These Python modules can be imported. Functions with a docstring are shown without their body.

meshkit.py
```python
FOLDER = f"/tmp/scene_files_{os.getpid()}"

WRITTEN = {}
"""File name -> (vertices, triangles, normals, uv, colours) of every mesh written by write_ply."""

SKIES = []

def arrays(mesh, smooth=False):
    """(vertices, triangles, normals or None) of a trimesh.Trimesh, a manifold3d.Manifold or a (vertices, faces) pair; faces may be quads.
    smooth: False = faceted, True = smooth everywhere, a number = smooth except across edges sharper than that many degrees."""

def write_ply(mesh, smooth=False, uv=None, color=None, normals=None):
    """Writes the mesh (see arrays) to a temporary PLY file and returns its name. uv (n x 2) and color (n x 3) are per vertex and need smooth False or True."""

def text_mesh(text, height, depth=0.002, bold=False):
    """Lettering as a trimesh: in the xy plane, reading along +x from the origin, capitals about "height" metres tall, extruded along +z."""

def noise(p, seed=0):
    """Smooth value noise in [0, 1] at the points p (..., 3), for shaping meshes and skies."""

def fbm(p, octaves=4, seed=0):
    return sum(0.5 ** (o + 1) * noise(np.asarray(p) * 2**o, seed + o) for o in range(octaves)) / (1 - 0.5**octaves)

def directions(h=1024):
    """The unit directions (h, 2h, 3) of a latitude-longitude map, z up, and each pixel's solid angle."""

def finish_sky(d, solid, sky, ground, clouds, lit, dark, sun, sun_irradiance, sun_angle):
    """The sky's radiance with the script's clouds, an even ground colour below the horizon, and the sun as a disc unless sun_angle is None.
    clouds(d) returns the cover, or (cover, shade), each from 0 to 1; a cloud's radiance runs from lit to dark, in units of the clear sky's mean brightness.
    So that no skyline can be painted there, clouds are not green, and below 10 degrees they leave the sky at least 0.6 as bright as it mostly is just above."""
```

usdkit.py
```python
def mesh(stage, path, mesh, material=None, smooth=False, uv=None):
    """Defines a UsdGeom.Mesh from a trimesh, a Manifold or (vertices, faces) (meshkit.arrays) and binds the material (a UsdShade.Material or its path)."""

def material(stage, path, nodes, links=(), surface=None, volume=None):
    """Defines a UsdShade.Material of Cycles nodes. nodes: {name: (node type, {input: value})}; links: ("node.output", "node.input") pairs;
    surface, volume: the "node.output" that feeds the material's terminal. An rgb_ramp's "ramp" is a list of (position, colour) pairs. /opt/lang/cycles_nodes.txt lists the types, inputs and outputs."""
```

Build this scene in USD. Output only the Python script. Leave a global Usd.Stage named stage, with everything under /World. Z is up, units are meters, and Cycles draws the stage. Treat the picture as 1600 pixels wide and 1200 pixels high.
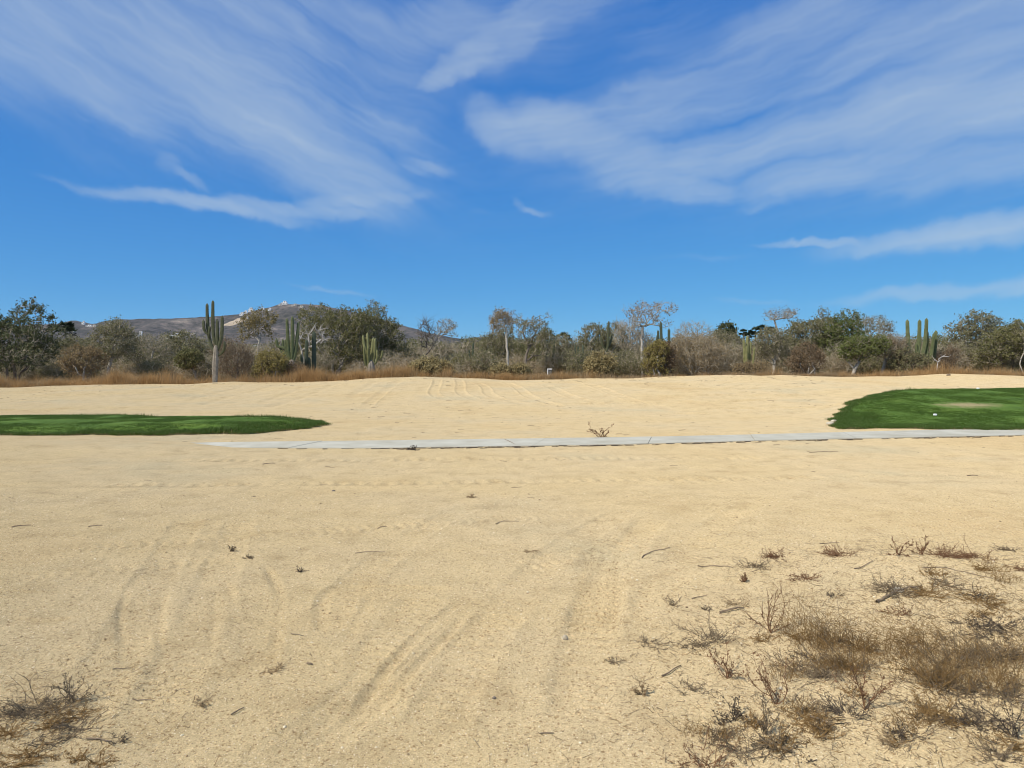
import math
import numpy as np
import trimesh
import usdkit
import meshkit
from pxr import Usd, UsdGeom, UsdLux, UsdShade, Gf, Vt, Sdf

# ------------------------------------------------------------------ camera, sky, sun, exposure
stage = Usd.Stage.CreateInMemory()
UsdGeom.SetStageUpAxis(stage, 'Z')
UsdGeom.SetStageMetersPerUnit(stage, 1.0)
world = UsdGeom.Xform.Define(stage, '/World')
stage.SetDefaultPrim(world.GetPrim())

F, EYE, HZN = 1120.0, 1.7, 568.0
PITCH = math.atan((600 - HZN) / F)
EXPOSURE = 0.0
SUN_EL = math.radians(47)
SUN_AZ = math.atan2(-0.80, -0.60)
SKY_STRENGTH = 0.1
SUN_INTENSITY = 1.2

cam = UsdGeom.Camera.Define(stage, '/World/camera')
cam.CreateHorizontalApertureAttr(36.0)
cam.CreateVerticalApertureAttr(27.0)
cam.CreateFocalLengthAttr(F / 1600 * 36)
cam.CreateFStopAttr(0.0)
cam.CreateExposureAttr(EXPOSURE)
cam.CreateClippingRangeAttr((0.05, 100000.0))
cam.AddTranslateOp().Set((0, 0, EYE))
cam.AddRotateXOp().Set(90 - math.degrees(PITCH))


def azel(px, py):
    a = math.degrees(math.atan((px - 800) / F))
    e = math.degrees(math.atan((HZN - py) / F * math.cos(math.radians(a))))
    return a, e


def sky_material():
    n, L = {}, []
    n['tc'] = ('texture_coordinate', {})
    n['sky'] = ('sky_texture', {'sky_type': 'single_scattering', 'sun_disc': False, 'sun_elevation': SUN_EL,
                                'sun_rotation': SUN_AZ, 'air_density': 0.6, 'aerosol_density': 0.0, 'ozone_density': 10.0, 'altitude': 0.0})
    # the deep saturated blue of the clear desert sky: one tone curve per channel over the whole dome
    n['ss'] = ('separate_color', {})
    L.append(('sky.color', 'ss.color'))
    for c, k, e in (('r', 0.70, 0.80), ('g', 1.84, 0.57), ('b', 4.36, 0.28)):
        n['p' + c] = ('math', {'math_type': 'power', 'value2': e})
        n['k' + c] = ('math', {'math_type': 'multiply', 'value2': k})
        L += [('ss.' + c, f'p{c}.value1'), (f'p{c}.value', f'k{c}.value1')]
    n['clear'] = ('combine_color', {})
    L += [(f'k{c}.value', 'clear.' + c) for c in 'rgb']
    # azimuth and elevation in degrees
    n['d'] = ('separate_xyz', {})
    L.append(('tc.generated', 'd.vector'))
    n['at'] = ('math', {'math_type': 'arctan2'})
    n['az'] = ('math', {'math_type': 'degrees'})
    n['as'] = ('math', {'math_type': 'arcsine'})
    n['el'] = ('math', {'math_type': 'degrees'})
    n['P'] = ('combine_xyz', {})
    L += [('d.x', 'at.value1'), ('d.y', 'at.value2'), ('at.value', 'az.value1'), ('d.z', 'as.value1'), ('as.value', 'el.value1'), ('az.value', 'P.x'), ('el.value', 'P.y')]

    # drift of the cirrus edges
    def warp(name, src, scale, amp, stretch=(1, 1, 1)):
        n[name + 'm'] = ('mapping', {'scale': stretch})
        n[name + 'n'] = ('noise_texture', {'scale': scale, 'detail': 4.0, 'roughness': 0.55})
        n[name + 's'] = ('vector_math', {'math_type': 'subtract', 'vector2': (0.5, 0.5, 0.5)})
        n[name + 'k'] = ('vector_math', {'math_type': 'multiply', 'vector2': (amp * 1.6, amp, 0)})
        n[name] = ('vector_math', {'math_type': 'add'})
        L.extend([(src, name + 'm.vector'), (name + 'm.vector', name + 'n.vector'), (name + 'n.color', name + 's.vector1'),
                  (name + 's.vector', name + 'k.vector1'), (name + 'k.vector', name + '.vector1'), (src, name + '.vector2')])
        return name + '.vector'
    w1 = warp('wa', 'P.vector', 0.11, 3.0)
    w2 = warp('wb', w1, 0.5, .9)
    # cloud banks: centre (picture pixels of the photo turned to directions), half sizes in degrees, tilt, weight, edge
    banks = [
        # thin milky veils
        ((260, 60), 24, 9, -14, .50, .0), ((520, 200), 14, 7, -30, .46, .0), ((1300, 120), 27, 8, 9, .52, .0), ((1050, 240), 15, 4.5, -2, .48, .0), ((800, 30), 14, 5, 10, .50, .0), ((1500, 280), 14, 3, 2, .42, .0), ((1500, 365), 11, 1.8, 2, .36, .0),
        # left wedge: a broad veil from the upper left corner, falling to the right and ending in a low arc
        ((-40, 20), 9, 4.6, -12, .80, .2), ((150, 60), 12, 5.0, -16, .85, .25), ((330, 110), 11, 4.6, -24, .95, .2), ((440, 190), 9.0, 3.4, -30, .95, .2), ((520, 260), 6.5, 3.0, -28, .85, .2),
        ((420, 30), 12, 3.8, -8, .70, .1), ((600, 90), 7, 4.2, -20, .62, .1), ((600, 200), 5, 2.6, -20, .60, .1),
        ((330, 325), 7.5, .55, -6, .85, .2), ((470, 334), 6, .6, -2, .85, .2), ((560, 320), 5.0, .8, 7, .85, .2), ((275, 262), 1.7, .8, -42, .5, .0), ((300, 285), 1.6, .5, -30, .6, .1),
        ((655, 262), 2.6, .9, -14, .70, .1), ((150, 292), 6, .32, -9, .40, .0), ((180, 240), 5, .9, -14, .30, .0), ((560, 285), 5, 1.6, -14, .7, .1),
        # centre puff and its tail
        ((690, 128), 2.0, .8, 26, 1.0, .3), ((740, 95), 3.2, 1.3, 30, .95, .3), ((800, 55), 4.5, 2.2, 30, .85, .2), ((870, 10), 6, 2.4, 18, .70, .1), ((700, 40), 6, 2.6, 10, .70, .1), ((1020, 60), 7, 2.0, 14, .42, .0),
        # right bank: one wide sheet with a scalloped lower rim
        ((790, 210), 4.0, 1.5, -22, .85, .2), ((880, 205), 5.5, 1.9, -6, .95, .25), ((960, 240), 5.5, 1.9, -20, .85, .2), ((1040, 292), 5.5, 1.3, -6, .95, .2), ((1010, 170), 8, 2.2, 16, .80, .2),
        ((1120, 240), 8, 2.0, 8, .85, .2), ((1180, 110), 10, 2.6, 16, .75, .2), ((1240, 215), 9, 1.8, 11, .95, .25), ((1400, 175), 9, 2.0, 9, 1.0, .25), ((1560, 165), 9, 2.6, 6, 1.0, .25), ((1330, 270), 8, 1.5, 4, .85, .2),
        ((1520, 260), 9, 1.7, 2, .90, .2), ((1400, 70), 12, 1.9, 13, .80, .1), ((1570, 60), 10, 1.9, 12, .80, .1), ((1250, 30), 11, 1.8, 10, .66, .0), ((1620, 10), 10, 1.6, 10, .66, .0),
        # low wisps
        ((1580, 360), 7, 1.1, 4, .95, .3), ((1440, 375), 6, .65, 4, .85, .2), ((1300, 384), 4.5, .28, -5, .80, .2), ((1500, 452), 8, .50, 1, .75, .2), ((1590, 445), 6, .6, 2, .75, .2), ((835, 330), 1.5, .40, -18, .6, .0),
        ((815, 318), .8, .5, -50, .5, .1), ((510, 451), 3.5, .25, -3, .50, .1), ((1170, 472), 3.0, .28, 0, .42, .1), ((1080, 405), 5, .35, 2, .35, .0), ((745, 333), 1.6, .4, -15, .35, .1), ((1210, 318), 4, .5, 4, .5, .1),
    ]
    total = None
    for i, ((px, py), rx, ry, tilt, wt, edge) in enumerate(banks):
        a, e = azel(px, py)
        n[f'm{i}'] = ('mapping', {'mapping_type': 'texture', 'location': (a, e, 0), 'rotation': (0, 0, math.radians(tilt)), 'scale': (rx, ry, 1)})
        n[f'l{i}'] = ('vector_math', {'math_type': 'length'})
        n[f'r{i}'] = ('map_range', {'range_type': 'smoothstep', 'from_min': 1.9, 'from_max': edge, 'to_min': 0.0, 'to_max': wt * .92, 'clamp': True})
        L += [(w2, f'm{i}.vector'), (f'm{i}.vector', f'l{i}.vector1'), (f'l{i}.value', f'r{i}.value')]
        if total is None:
            total = f'r{i}.result'
        else:
            n[f't{i}'] = ('math', {'math_type': 'smoothmax', 'value3': 0.14})
            L += [(total, f't{i}.value1'), (f'r{i}.result', f't{i}.value2')]
            total = f't{i}.value'
    # outside the frame the same veil of cirrus goes on, overhead and all round
    n['aa'] = ('math', {'math_type': 'absolute'})
    n['va'] = ('map_range', {'range_type': 'smoothstep', 'from_min': 36.0, 'from_max': 55.0, 'to_max': .95, 'clamp': True})
    n['ve0'] = ('map_range', {'range_type': 'smoothstep', 'from_min': 4.0, 'from_max': 22.0, 'clamp': True})
    n['vm'] = ('math', {'math_type': 'multiply'})
    n['ve'] = ('map_range', {'range_type': 'smoothstep', 'from_min': 24.0, 'from_max': 38.0, 'to_max': .95, 'clamp': True})
    n['v1'] = ('math', {'math_type': 'smoothmax', 'value3': 0.14})
    n['v2'] = ('math', {'math_type': 'smoothmax', 'value3': 0.14})
    L += [('az.value', 'aa.value1'), ('aa.value', 'va.value'), ('el.value', 've0.value'), ('va.result', 'vm.value1'), ('ve0.result', 'vm.value2'), ('el.value', 've.value'),
          (total, 'v1.value1'), ('vm.value', 'v1.value2'), ('v1.value', 'v2.value1'), ('ve.result', 'v2.value2')]
    total = 'v2.value'
    # fibres, falling to the right in the left half and rising in the right half
    for nm, tilt in (('fl', -24), ('fr', 9)):
        for q, (sx, sy, det) in (('a', (14, 2.3, 3.0)), ('b', (9, .75, 5.0))):
            n[nm + q + 'm'] = ('mapping', {'mapping_type': 'texture', 'rotation': (0, 0, math.radians(tilt)), 'scale': (sx, sy, 1)})
            n[nm + q] = ('noise_texture', {'scale': 1.0, 'detail': det, 'roughness': 0.55, 'distortion': 0.25})
            L += [(w1 if q == 'a' else w2, nm + q + 'm.vector'), (nm + q + 'm.vector', nm + q + '.vector')]
    n['side'] = ('map_range', {'range_type': 'smoothstep', 'from_min': -8.0, 'from_max': 0.0, 'clamp': True})
    n['fa'] = ('mix_float', {})
    n['fb'] = ('mix_float', {})
    L += [('az.value', 'side.value'), ('side.result', 'fa.fac'), ('fla.fac', 'fa.a'), ('fra.fac', 'fa.b'), ('side.result', 'fb.fac'), ('flb.fac', 'fb.a'), ('frb.fac', 'fb.b')]
    # a bank thins out along its fibres: the rim frays, the middle stays a veil
    n['kfa'] = ('map_range', {'from_min': .30, 'from_max': .70, 'to_min': -.24, 'to_max': .20, 'clamp': True})
    n['kfb'] = ('map_range', {'from_min': .32, 'from_max': .68, 'to_min': -.085, 'to_max': .085, 'clamp': True})
    n['s1'] = ('math', {'math_type': 'add'})
    n['s2'] = ('math', {'math_type': 'add'})
    n['cov'] = ('map_range', {'from_min': .02, 'from_max': 1.4, 'to_max': .74, 'clamp': True})
    n['gate'] = ('map_range', {'range_type': 'smoothstep', 'from_min': 0.06, 'from_max': .60, 'clamp': True})
    n['d3'] = ('math', {'math_type': 'multiply', 'use_clamp': True})
    L += [('fa.result', 'kfa.value'), ('fb.result', 'kfb.value'), (total, 's1.value1'), ('kfa.result', 's1.value2'), ('s1.value', 's2.value1'), ('kfb.result', 's2.value2'), ('s2.value', 'cov.value'),
          (total, 'gate.value'), ('cov.result', 'd3.value1'), ('gate.result', 'd3.value2')]
    n['cloud'] = ('mix_color', {'b': (5.3, 6.35, 7.25)})
    n['bg'] = ('background_shader', {'strength': SKY_STRENGTH})
    L += [('d3.value', 'cloud.fac'), ('clear.color', 'cloud.a'), ('cloud.result', 'bg.color')]
    return usdkit.material(stage, '/World/Looks/sky', n, L, surface='bg.background')


dome = UsdLux.DomeLight.Define(stage, '/World/sky')
UsdShade.MaterialBindingAPI.Apply(dome.GetPrim()).Bind(sky_material())
dome.GetPrim().SetCustomDataByKey('kind', 'structure')
sun = UsdLux.DistantLight.Define(stage, '/World/sun')
sun.CreateNormalizeAttr(True)
sun.CreateIntensityAttr(SUN_INTENSITY)
sun.CreateAngleAttr(0.5)
sun.CreateColorAttr(Gf.Vec3f(1.0, 0.94, 0.84))
_v = Gf.Vec3d(math.sin(SUN_AZ) * math.cos(SUN_EL), math.cos(SUN_AZ) * math.cos(SUN_EL), math.sin(SUN_EL))
sun.AddOrientOp().Set(Gf.Quatf(Gf.Rotation(Gf.Vec3d(0, 0, 1), _v).GetQuat()))


# ------------------------------------------------------------------ helpers
def say(prim, label=None, cat=None, group=None, kind=None):
    p = prim.GetPrim() if hasattr(prim, 'GetPrim') else prim
    for k, v in (('label', label), ('category', cat), ('group', group), ('kind', kind)):
        if v:
            p.SetCustomDataByKey(k, v)
    return p


def free(path):
    if not stage.GetPrimAtPath(path):
        return path
    i = 1
    while stage.GetPrimAtPath(f'{path}_{i:03d}'):
        i += 1
    return f'{path}_{i:03d}'


def thing(name, loc, label, cat, group=None, rotz=0.0):
    x = UsdGeom.Xform.Define(stage, free('/World/' + name))
    x.AddTranslateOp().Set(Gf.Vec3d(*map(float, loc)))
    if rotz:
        x.AddRotateZOp().Set(float(rotz))
    say(x, label, cat, group)
    return str(x.GetPath())


def part(parent, name, mesh, mat, smooth=False):
    return usdkit.mesh(stage, free(f'{parent}/{name}'), mesh, mat, smooth=smooth)


def stuff_points(name, label, cat, protos, pos, idx, yaw, scale, tilt=None):
    pi = UsdGeom.PointInstancer.Define(stage, free('/World/' + name))
    path = str(pi.GetPath())
    for k, (nm, mesh, mat) in enumerate(protos):
        m = usdkit.mesh(stage, free(f'{path}/{nm}'), mesh, mat)
        pi.GetPrototypesRel().AddTarget(m.GetPath())
    pi.CreatePositionsAttr(Vt.Vec3fArray.FromNumpy(np.asarray(pos, np.float32)))
    pi.CreateProtoIndicesAttr(Vt.IntArray.FromNumpy(np.asarray(idx, np.int32)))
    q = np.zeros((len(pos), 4), np.float32)
    q[:, 0], q[:, 3] = np.cos(yaw / 2), np.sin(yaw / 2)
    pi.CreateOrientationsAttr(Vt.QuathArray([Gf.Quath(float(a), 0.0, 0.0, float(b)) for a, b in zip(q[:, 0], q[:, 3])]))
    s = np.asarray(scale, np.float32)
    s = np.repeat(s[:, None], 3, 1) if s.ndim == 1 else s
    pi.CreateScalesAttr(Vt.Vec3fArray.FromNumpy(s))
    say(pi, label, cat, None, 'stuff')
    return pi


def smooth01(t):
    t = np.clip(t, 0, 1)
    return t * t * (3 - 2 * t)


def noise2(x, y, s, seed=0):
    return meshkit.noise(np.stack([x * s, y * s, np.zeros_like(x)], -1), seed) * 2 - 1


def ray(px, py):
    u, v = (px - 800) / F, (600 - py) / F
    return np.array([u, math.cos(PITCH) + v * math.sin(PITCH), -math.sin(PITCH) + v * math.cos(PITCH)])


def at(px, py, d):
    """The point seen at pixel (px, py) of the photograph, d metres ahead."""
    r = ray(px, py)
    return np.array([0, 0, EYE]) + r * (d / r[1])


def tubes(P0, P1, R0, R1, n=4):
    """All segments as one mesh of n-sided tapered tubes."""
    P0, P1 = np.asarray(P0, float), np.asarray(P1, float)
    d = P1 - P0
    L = np.linalg.norm(d, axis=1, keepdims=True)
    d = d / np.maximum(L, 1e-9)
    ref = np.where(np.abs(d[:, 2:3]) < 0.9, np.array([[0, 0, 1.0]]), np.array([[1.0, 0, 0]]))
    a = np.cross(d, ref)
    a /= np.linalg.norm(a, axis=1, keepdims=True)
    b = np.cross(d, a)
    t = np.arange(n) * 2 * np.pi / n
    ring = a[:, None] * np.cos(t)[None, :, None] + b[:, None] * np.sin(t)[None, :, None]
    V = np.concatenate([P0[:, None] + ring * np.asarray(R0)[:, None, None], P1[:, None] + ring * np.asarray(R1)[:, None, None]], 1)
    k = np.arange(n)
    k1 = (k + 1) % n
    f = np.concatenate([np.stack([k, k1, k1 + n], 1), np.stack([k, k1 + n, k + n], 1)])
    cap = np.stack([np.full(n - 2, n), np.arange(1, n - 1) + n, np.arange(2, n) + n], 1)
    f = np.concatenate([f, cap])
    fs = (np.arange(len(P0)) * 2 * n)[:, None, None] + f[None]
    return V.reshape(-1, 3), fs.reshape(-1, 3)


def join(*ms):
    V, Fc, o = [], [], 0
    for v, f in ms:
        V.append(v)
        Fc.append(np.asarray(f) + o)
        o += len(v)
    return np.vstack(V), np.vstack(Fc)


def leaves(rng, C, size, aspect=0.55, flat=0.0):
    """A lozenge leaf (two triangles, lightly folded) at each point of C."""
    N = len(C)
    d = rng.normal(size=(N, 3))
    d[:, 2] *= 1 - flat
    d /= np.linalg.norm(d, axis=1, keepdims=True)
    u = np.cross(d, rng.normal(size=(N, 3)))
    u /= np.linalg.norm(u, axis=1, keepdims=True)
    nn = np.cross(d, u)
    s = np.asarray(size) * np.ones(N) * rng.uniform(.65, 1.35, N)
    s = s[:, None]
    V = np.stack([C - d * s, C + u * s * aspect + nn * s * .12, C + d * s, C - u * s * aspect + nn * s * .12], 1)
    f = np.array([[0, 1, 2], [0, 2, 3]])
    fs = (np.arange(N) * 4)[:, None, None] + f[None]
    return V.reshape(-1, 3), fs.reshape(-1, 3)


# ------------------------------------------------------------------ materials
LOOK = '/World/Looks/'


def simple(name, c1, c2, scale=4.0, rough=0.85, bump=0.0, bscale=None, spec=0.3, detail=5.0):
    n = {'g': ('geometry', {}), 'n': ('noise_texture', {'scale': scale, 'detail': detail, 'roughness': 0.6}), 'r': ('rgb_ramp', {'ramp': [(0.32, c1), (0.68, c2)]}),
         'p': ('principled_bsdf', {'roughness': rough, 'specular_ior_level': spec})}
    L = [('g.position', 'n.vector'), ('n.fac', 'r.fac'), ('r.color', 'p.base_color')]
    if bump:
        n['bn'] = ('noise_texture', {'scale': bscale or scale * 4, 'detail': 5.0, 'roughness': 0.65})
        n['b'] = ('bump', {'strength': 0.9, 'distance': bump})
        L += [('g.position', 'bn.vector'), ('bn.fac', 'b.height'), ('b.normal', 'p.normal')]
    return usdkit.material(stage, LOOK + name, n, L, surface='p.BSDF')


def leafy(name, cols, transl=0.3, rough=0.6, bare=None):
    """Foliage whose colour varies from leaf to leaf."""
    n = {'g': ('geometry', {}), 'r': ('rgb_ramp', {'ramp': [(i / (len(cols) - 1), c) for i, c in enumerate(cols)]}),
         'p': ('principled_bsdf', {'roughness': rough, 'specular_ior_level': 0.3}), 't': ('translucent_bsdf', {}), 'm': ('mix_closure', {'fac': transl})}
    L = [('g.random_per_island', 'r.fac'), ('r.color', 'p.base_color'), ('r.color', 't.color'), ('p.BSDF', 'm.closure1'), ('t.BSDF', 'm.closure2')]
    return usdkit.material(stage, LOOK + name, n, L, surface='m.closure')


def grainy(name, cols, *_):
    n = {'o': ('object_info', {}), 'r': ('rgb_ramp', {'ramp': [(i / (len(cols) - 1), c) for i, c in enumerate(cols)]}), 'p': ('principled_bsdf', {'roughness': .85, 'specular_ior_level': .2})}
    return usdkit.material(stage, LOOK + name, n, [('o.random', 'r.fac'), ('r.color', 'p.base_color')], surface='p.BSDF')


def sand_material():
    n = {'g': ('geometry', {}),
         'big': ('noise_texture', {'scale': 0.22, 'detail': 4.0, 'roughness': 0.6}),
         'mid': ('noise_texture', {'scale': 2.3, 'detail': 5.0, 'roughness': 0.65}),
         'grain': ('noise_texture', {'scale': 130.0, 'detail': 3.0, 'roughness': 0.7}),
         'vor': ('voronoi_texture', {'scale': 95.0}), 'clod': ('noise_texture', {'scale': 42.0, 'detail': 4.0, 'roughness': 0.75}), 'rc': ('rgb_ramp', {'ramp': [(0.28, (0.66, 0.61, 0.55)), (0.42, (0.95, 0.94, 0.93)), (0.6, (1.05, 1.05, 1.05)), (0.75, (1.2, 1.2, 1.22))]}), 'm4': ('mix_color', {'blend_type': 'multiply', 'fac': 1.0, 'use_clamp': False}),
         'rb': ('rgb_ramp', {'ramp': [(0.3, (0.55, 0.413, 0.22)), (0.44, (0.58, 0.452, 0.25)), (0.55, (0.575, 0.453, 0.262)), (0.66, (0.52, 0.43, 0.262)), (0.74, (0.495, 0.417, 0.26))]}),
         'rm': ('rgb_ramp', {'ramp': [(0.25, (0.80, 0.77, 0.73)), (0.48, (1, 1, 1)), (0.75, (1.09, 1.09, 1.09))]}),
         'rg': ('rgb_ramp', {'ramp': [(0.26, (0.50, 0.46, 0.42)), (0.44, (0.93, 0.92, 0.91)), (0.6, (1.07, 1.07, 1.07)), (0.75, (1.32, 1.32, 1.34))]}),
         'sc': ('separate_color', {}), 'rv': ('rgb_ramp', {'ramp': [(0.0, (0.55, 0.47, 0.42)), (0.06, (0.72, 0.66, 0.6)), (0.12, (1, 1, 1)), (0.92, (1, 1, 1)), (1.0, (1.22, 1.2, 1.18))]}),
         'm1': ('mix_color', {'blend_type': 'multiply', 'fac': 1.0}), 'm2': ('mix_color', {'blend_type': 'multiply', 'fac': 1.0}), 'm3': ('mix_color', {'blend_type': 'multiply', 'fac': 1.0}),
         'b1n': ('noise_texture', {'scale': 22.0, 'detail': 6.0, 'roughness': 0.7}),
         'b1': ('bump', {'strength': 0.9, 'distance': 0.021}), 'b2': ('bump', {'strength': 0.9, 'distance': 0.007}),
         'p': ('principled_bsdf', {'roughness': 0.95, 'specular_ior_level': 0.15, 'diffuse_roughness': 0.6})}
    L = [('g.position', f'{k}.vector') for k in ('big', 'mid', 'grain', 'vor', 'b1n', 'clod')]
    L += [('big.fac', 'rb.fac'), ('mid.fac', 'rm.fac'), ('grain.fac', 'rg.fac'), ('vor.color', 'sc.color'), ('sc.r', 'rv.fac'),
          ('rb.color', 'm1.a'), ('rm.color', 'm1.b'), ('m1.result', 'm2.a'), ('rg.color', 'm2.b'), ('m2.result', 'm3.a'), ('rv.color', 'm3.b'), ('m3.result', 'm4.a'), ('clod.fac', 'rc.fac'), ('rc.color', 'm4.b'), ('m4.result', 'p.base_color'),
          ('b1n.fac', 'b1.height'), ('grain.fac', 'b2.height'), ('b1.normal', 'b2.normal'), ('b2.normal', 'p.normal')]
    return usdkit.material(stage, LOOK + 'sand', n, L, surface='p.BSDF')


M_SAND = sand_material()
M_CONC = simple('concrete', (0.40, 0.37, 0.285), (0.525, 0.50, 0.41), 1.4, 0.9, 0.004, 60)
M_SOIL = simple('turf_soil', (0.16, 0.11, 0.06), (0.34, 0.25, 0.14), 9, 0.95, 0.02)
M_BARK_GREY = simple('bark_grey', (0.24, 0.21, 0.17), (0.44, 0.40, 0.335), 6, 0.9)
M_BARK_PALE = simple('bark_pale', (0.30, 0.265, 0.21), (0.46, 0.42, 0.35), 6, 0.85)
M_BARK_DARK = simple('bark_dark', (0.10, 0.082, 0.064), (0.20, 0.165, 0.13), 6, 0.9)
M_TWIG_GREY = simple('twig_grey', (0.28, 0.232, 0.158), (0.47, 0.40, 0.295), 3, 0.9)
M_TWIG_BROWN = simple('twig_brown', (0.18, 0.135, 0.088), (0.28, 0.215, 0.145), 3, 0.9)
M_TWIG_PALE = simple('twig_pale', (0.40, 0.36, 0.31), (0.55, 0.50, 0.44), 3, 0.9)
M_CACTUS = simple('cactus_skin', (0.062, 0.066, 0.030), (0.105, 0.107, 0.056), 5, 0.6)
M_CACTUS_GREEN = simple('cactus_skin_green', (0.088, 0.104, 0.040), (0.145, 0.158, 0.070), 5, 0.6)
M_CACTUS_YEL = simple('cactus_skin_yellow', (0.165, 0.165, 0.062), (0.26, 0.25, 0.11), 5, 0.6)
M_CACTUS_DARK = simple('cactus_skin_dark', (0.05, 0.065, 0.04), (0.085, 0.10, 0.06), 5, 0.6)
M_CACTUS_WOOD = simple('cactus_wood', (0.17, 0.145, 0.11), (0.30, 0.26, 0.21), 5, 0.9)
LEAF = {
    'dark': leafy('leaf_dark', [(0.10, 0.112, 0.045), (0.175, 0.182, 0.075), (0.26, 0.25, 0.115)]),
    'olive': leafy('leaf_olive', [(0.17, 0.162, 0.056), (0.28, 0.25, 0.09), (0.40, 0.345, 0.14)]),
    'greyolive': leafy('leaf_grey_olive', [(0.20, 0.185, 0.085), (0.30, 0.265, 0.125), (0.43, 0.37, 0.20)]),
    'green': leafy('leaf_green', [(0.13, 0.15, 0.036), (0.21, 0.225, 0.06), (0.30, 0.295, 0.10)]),
    'gold': leafy('leaf_gold', [(0.232, 0.178, 0.053), (0.334, 0.251, 0.079), (0.420, 0.317, 0.116)]),
    'yellow': leafy('leaf_yellow', [(0.290, 0.238, 0.074), (0.464, 0.370, 0.126), (0.638, 0.502, 0.210)]),
    'cream': leafy('leaf_cream', [(0.348, 0.277, 0.126), (0.551, 0.449, 0.231), (0.750, 0.607, 0.336)]),
    'straw': leafy('leaf_straw', [(0.290, 0.211, 0.100), (0.435, 0.323, 0.163), (0.580, 0.436, 0.231)]),
    'brown': leafy('leaf_brown', [(0.20, 0.135, 0.070), (0.31, 0.225, 0.12), (0.43, 0.325, 0.19)]),
    'pink': leafy('leaf_pinkish', [(0.26, 0.185, 0.10), (0.37, 0.285, 0.155), (0.46, 0.37, 0.21)]),
}
M_DRY_ORANGE = leafy('dry_grass_orange', [(0.42, 0.26, 0.11), (0.58, 0.41, 0.20), (0.72, 0.58, 0.35)], 0.25, 0.8)
M_DRY_TAN = leafy('dry_grass_tan', [(0.34, 0.245, 0.135), (0.50, 0.385, 0.235), (0.66, 0.55, 0.37)], 0.25, 0.8)
M_DRY_GOLD = leafy('dry_grass_gold', [(0.30, 0.185, 0.07), (0.54, 0.375, 0.155), (0.72, 0.57, 0.31)], 0.35, 0.8)
M_DRY_GREY = leafy('dry_twig_grey', [(0.17, 0.125, 0.075), (0.30, 0.23, 0.145), (0.48, 0.39, 0.27)], 0.0, 0.9)
M_DRY_RED = leafy('dry_stem_red', [(0.19, 0.10, 0.05), (0.30, 0.175, 0.085), (0.44, 0.30, 0.17)], 0.1, 0.85)
M_DRY_BLACK = leafy('dry_twig_black', [(0.085, 0.064, 0.044), (0.15, 0.118, 0.082), (0.26, 0.21, 0.15)], 0.0, 0.9)
M_STICK = simple('stick_wood', (0.13, 0.095, 0.06), (0.27, 0.205, 0.14), 30, 0.9)
M_STONE = simple('stone', (0.40, 0.35, 0.26), (0.54, 0.48, 0.37), 30, 0.9, 0.004, 60)
M_PEBBLE = grainy('pebble', [(0.22, 0.15, 0.085), (0.46, 0.345, 0.19), (0.66, 0.53, 0.32), (0.80, 0.70, 0.50)], 0.0, 0.9)
M_WHITE = simple('white_paint', (0.74, 0.73, 0.70), (0.82, 0.81, 0.79), 3, 0.6)
M_METER = simple('grey_metal', (0.10, 0.105, 0.095), (0.15, 0.15, 0.14), 8, 0.5)
M_VILLA = simple('villa_render', (0.66, 0.63, 0.59), (0.78, 0.76, 0.72), 0.3, 0.8)
M_VILLA_TAN = simple('villa_render_tan', (0.46, 0.39, 0.31), (0.56, 0.49, 0.40), 0.3, 0.8)
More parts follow.
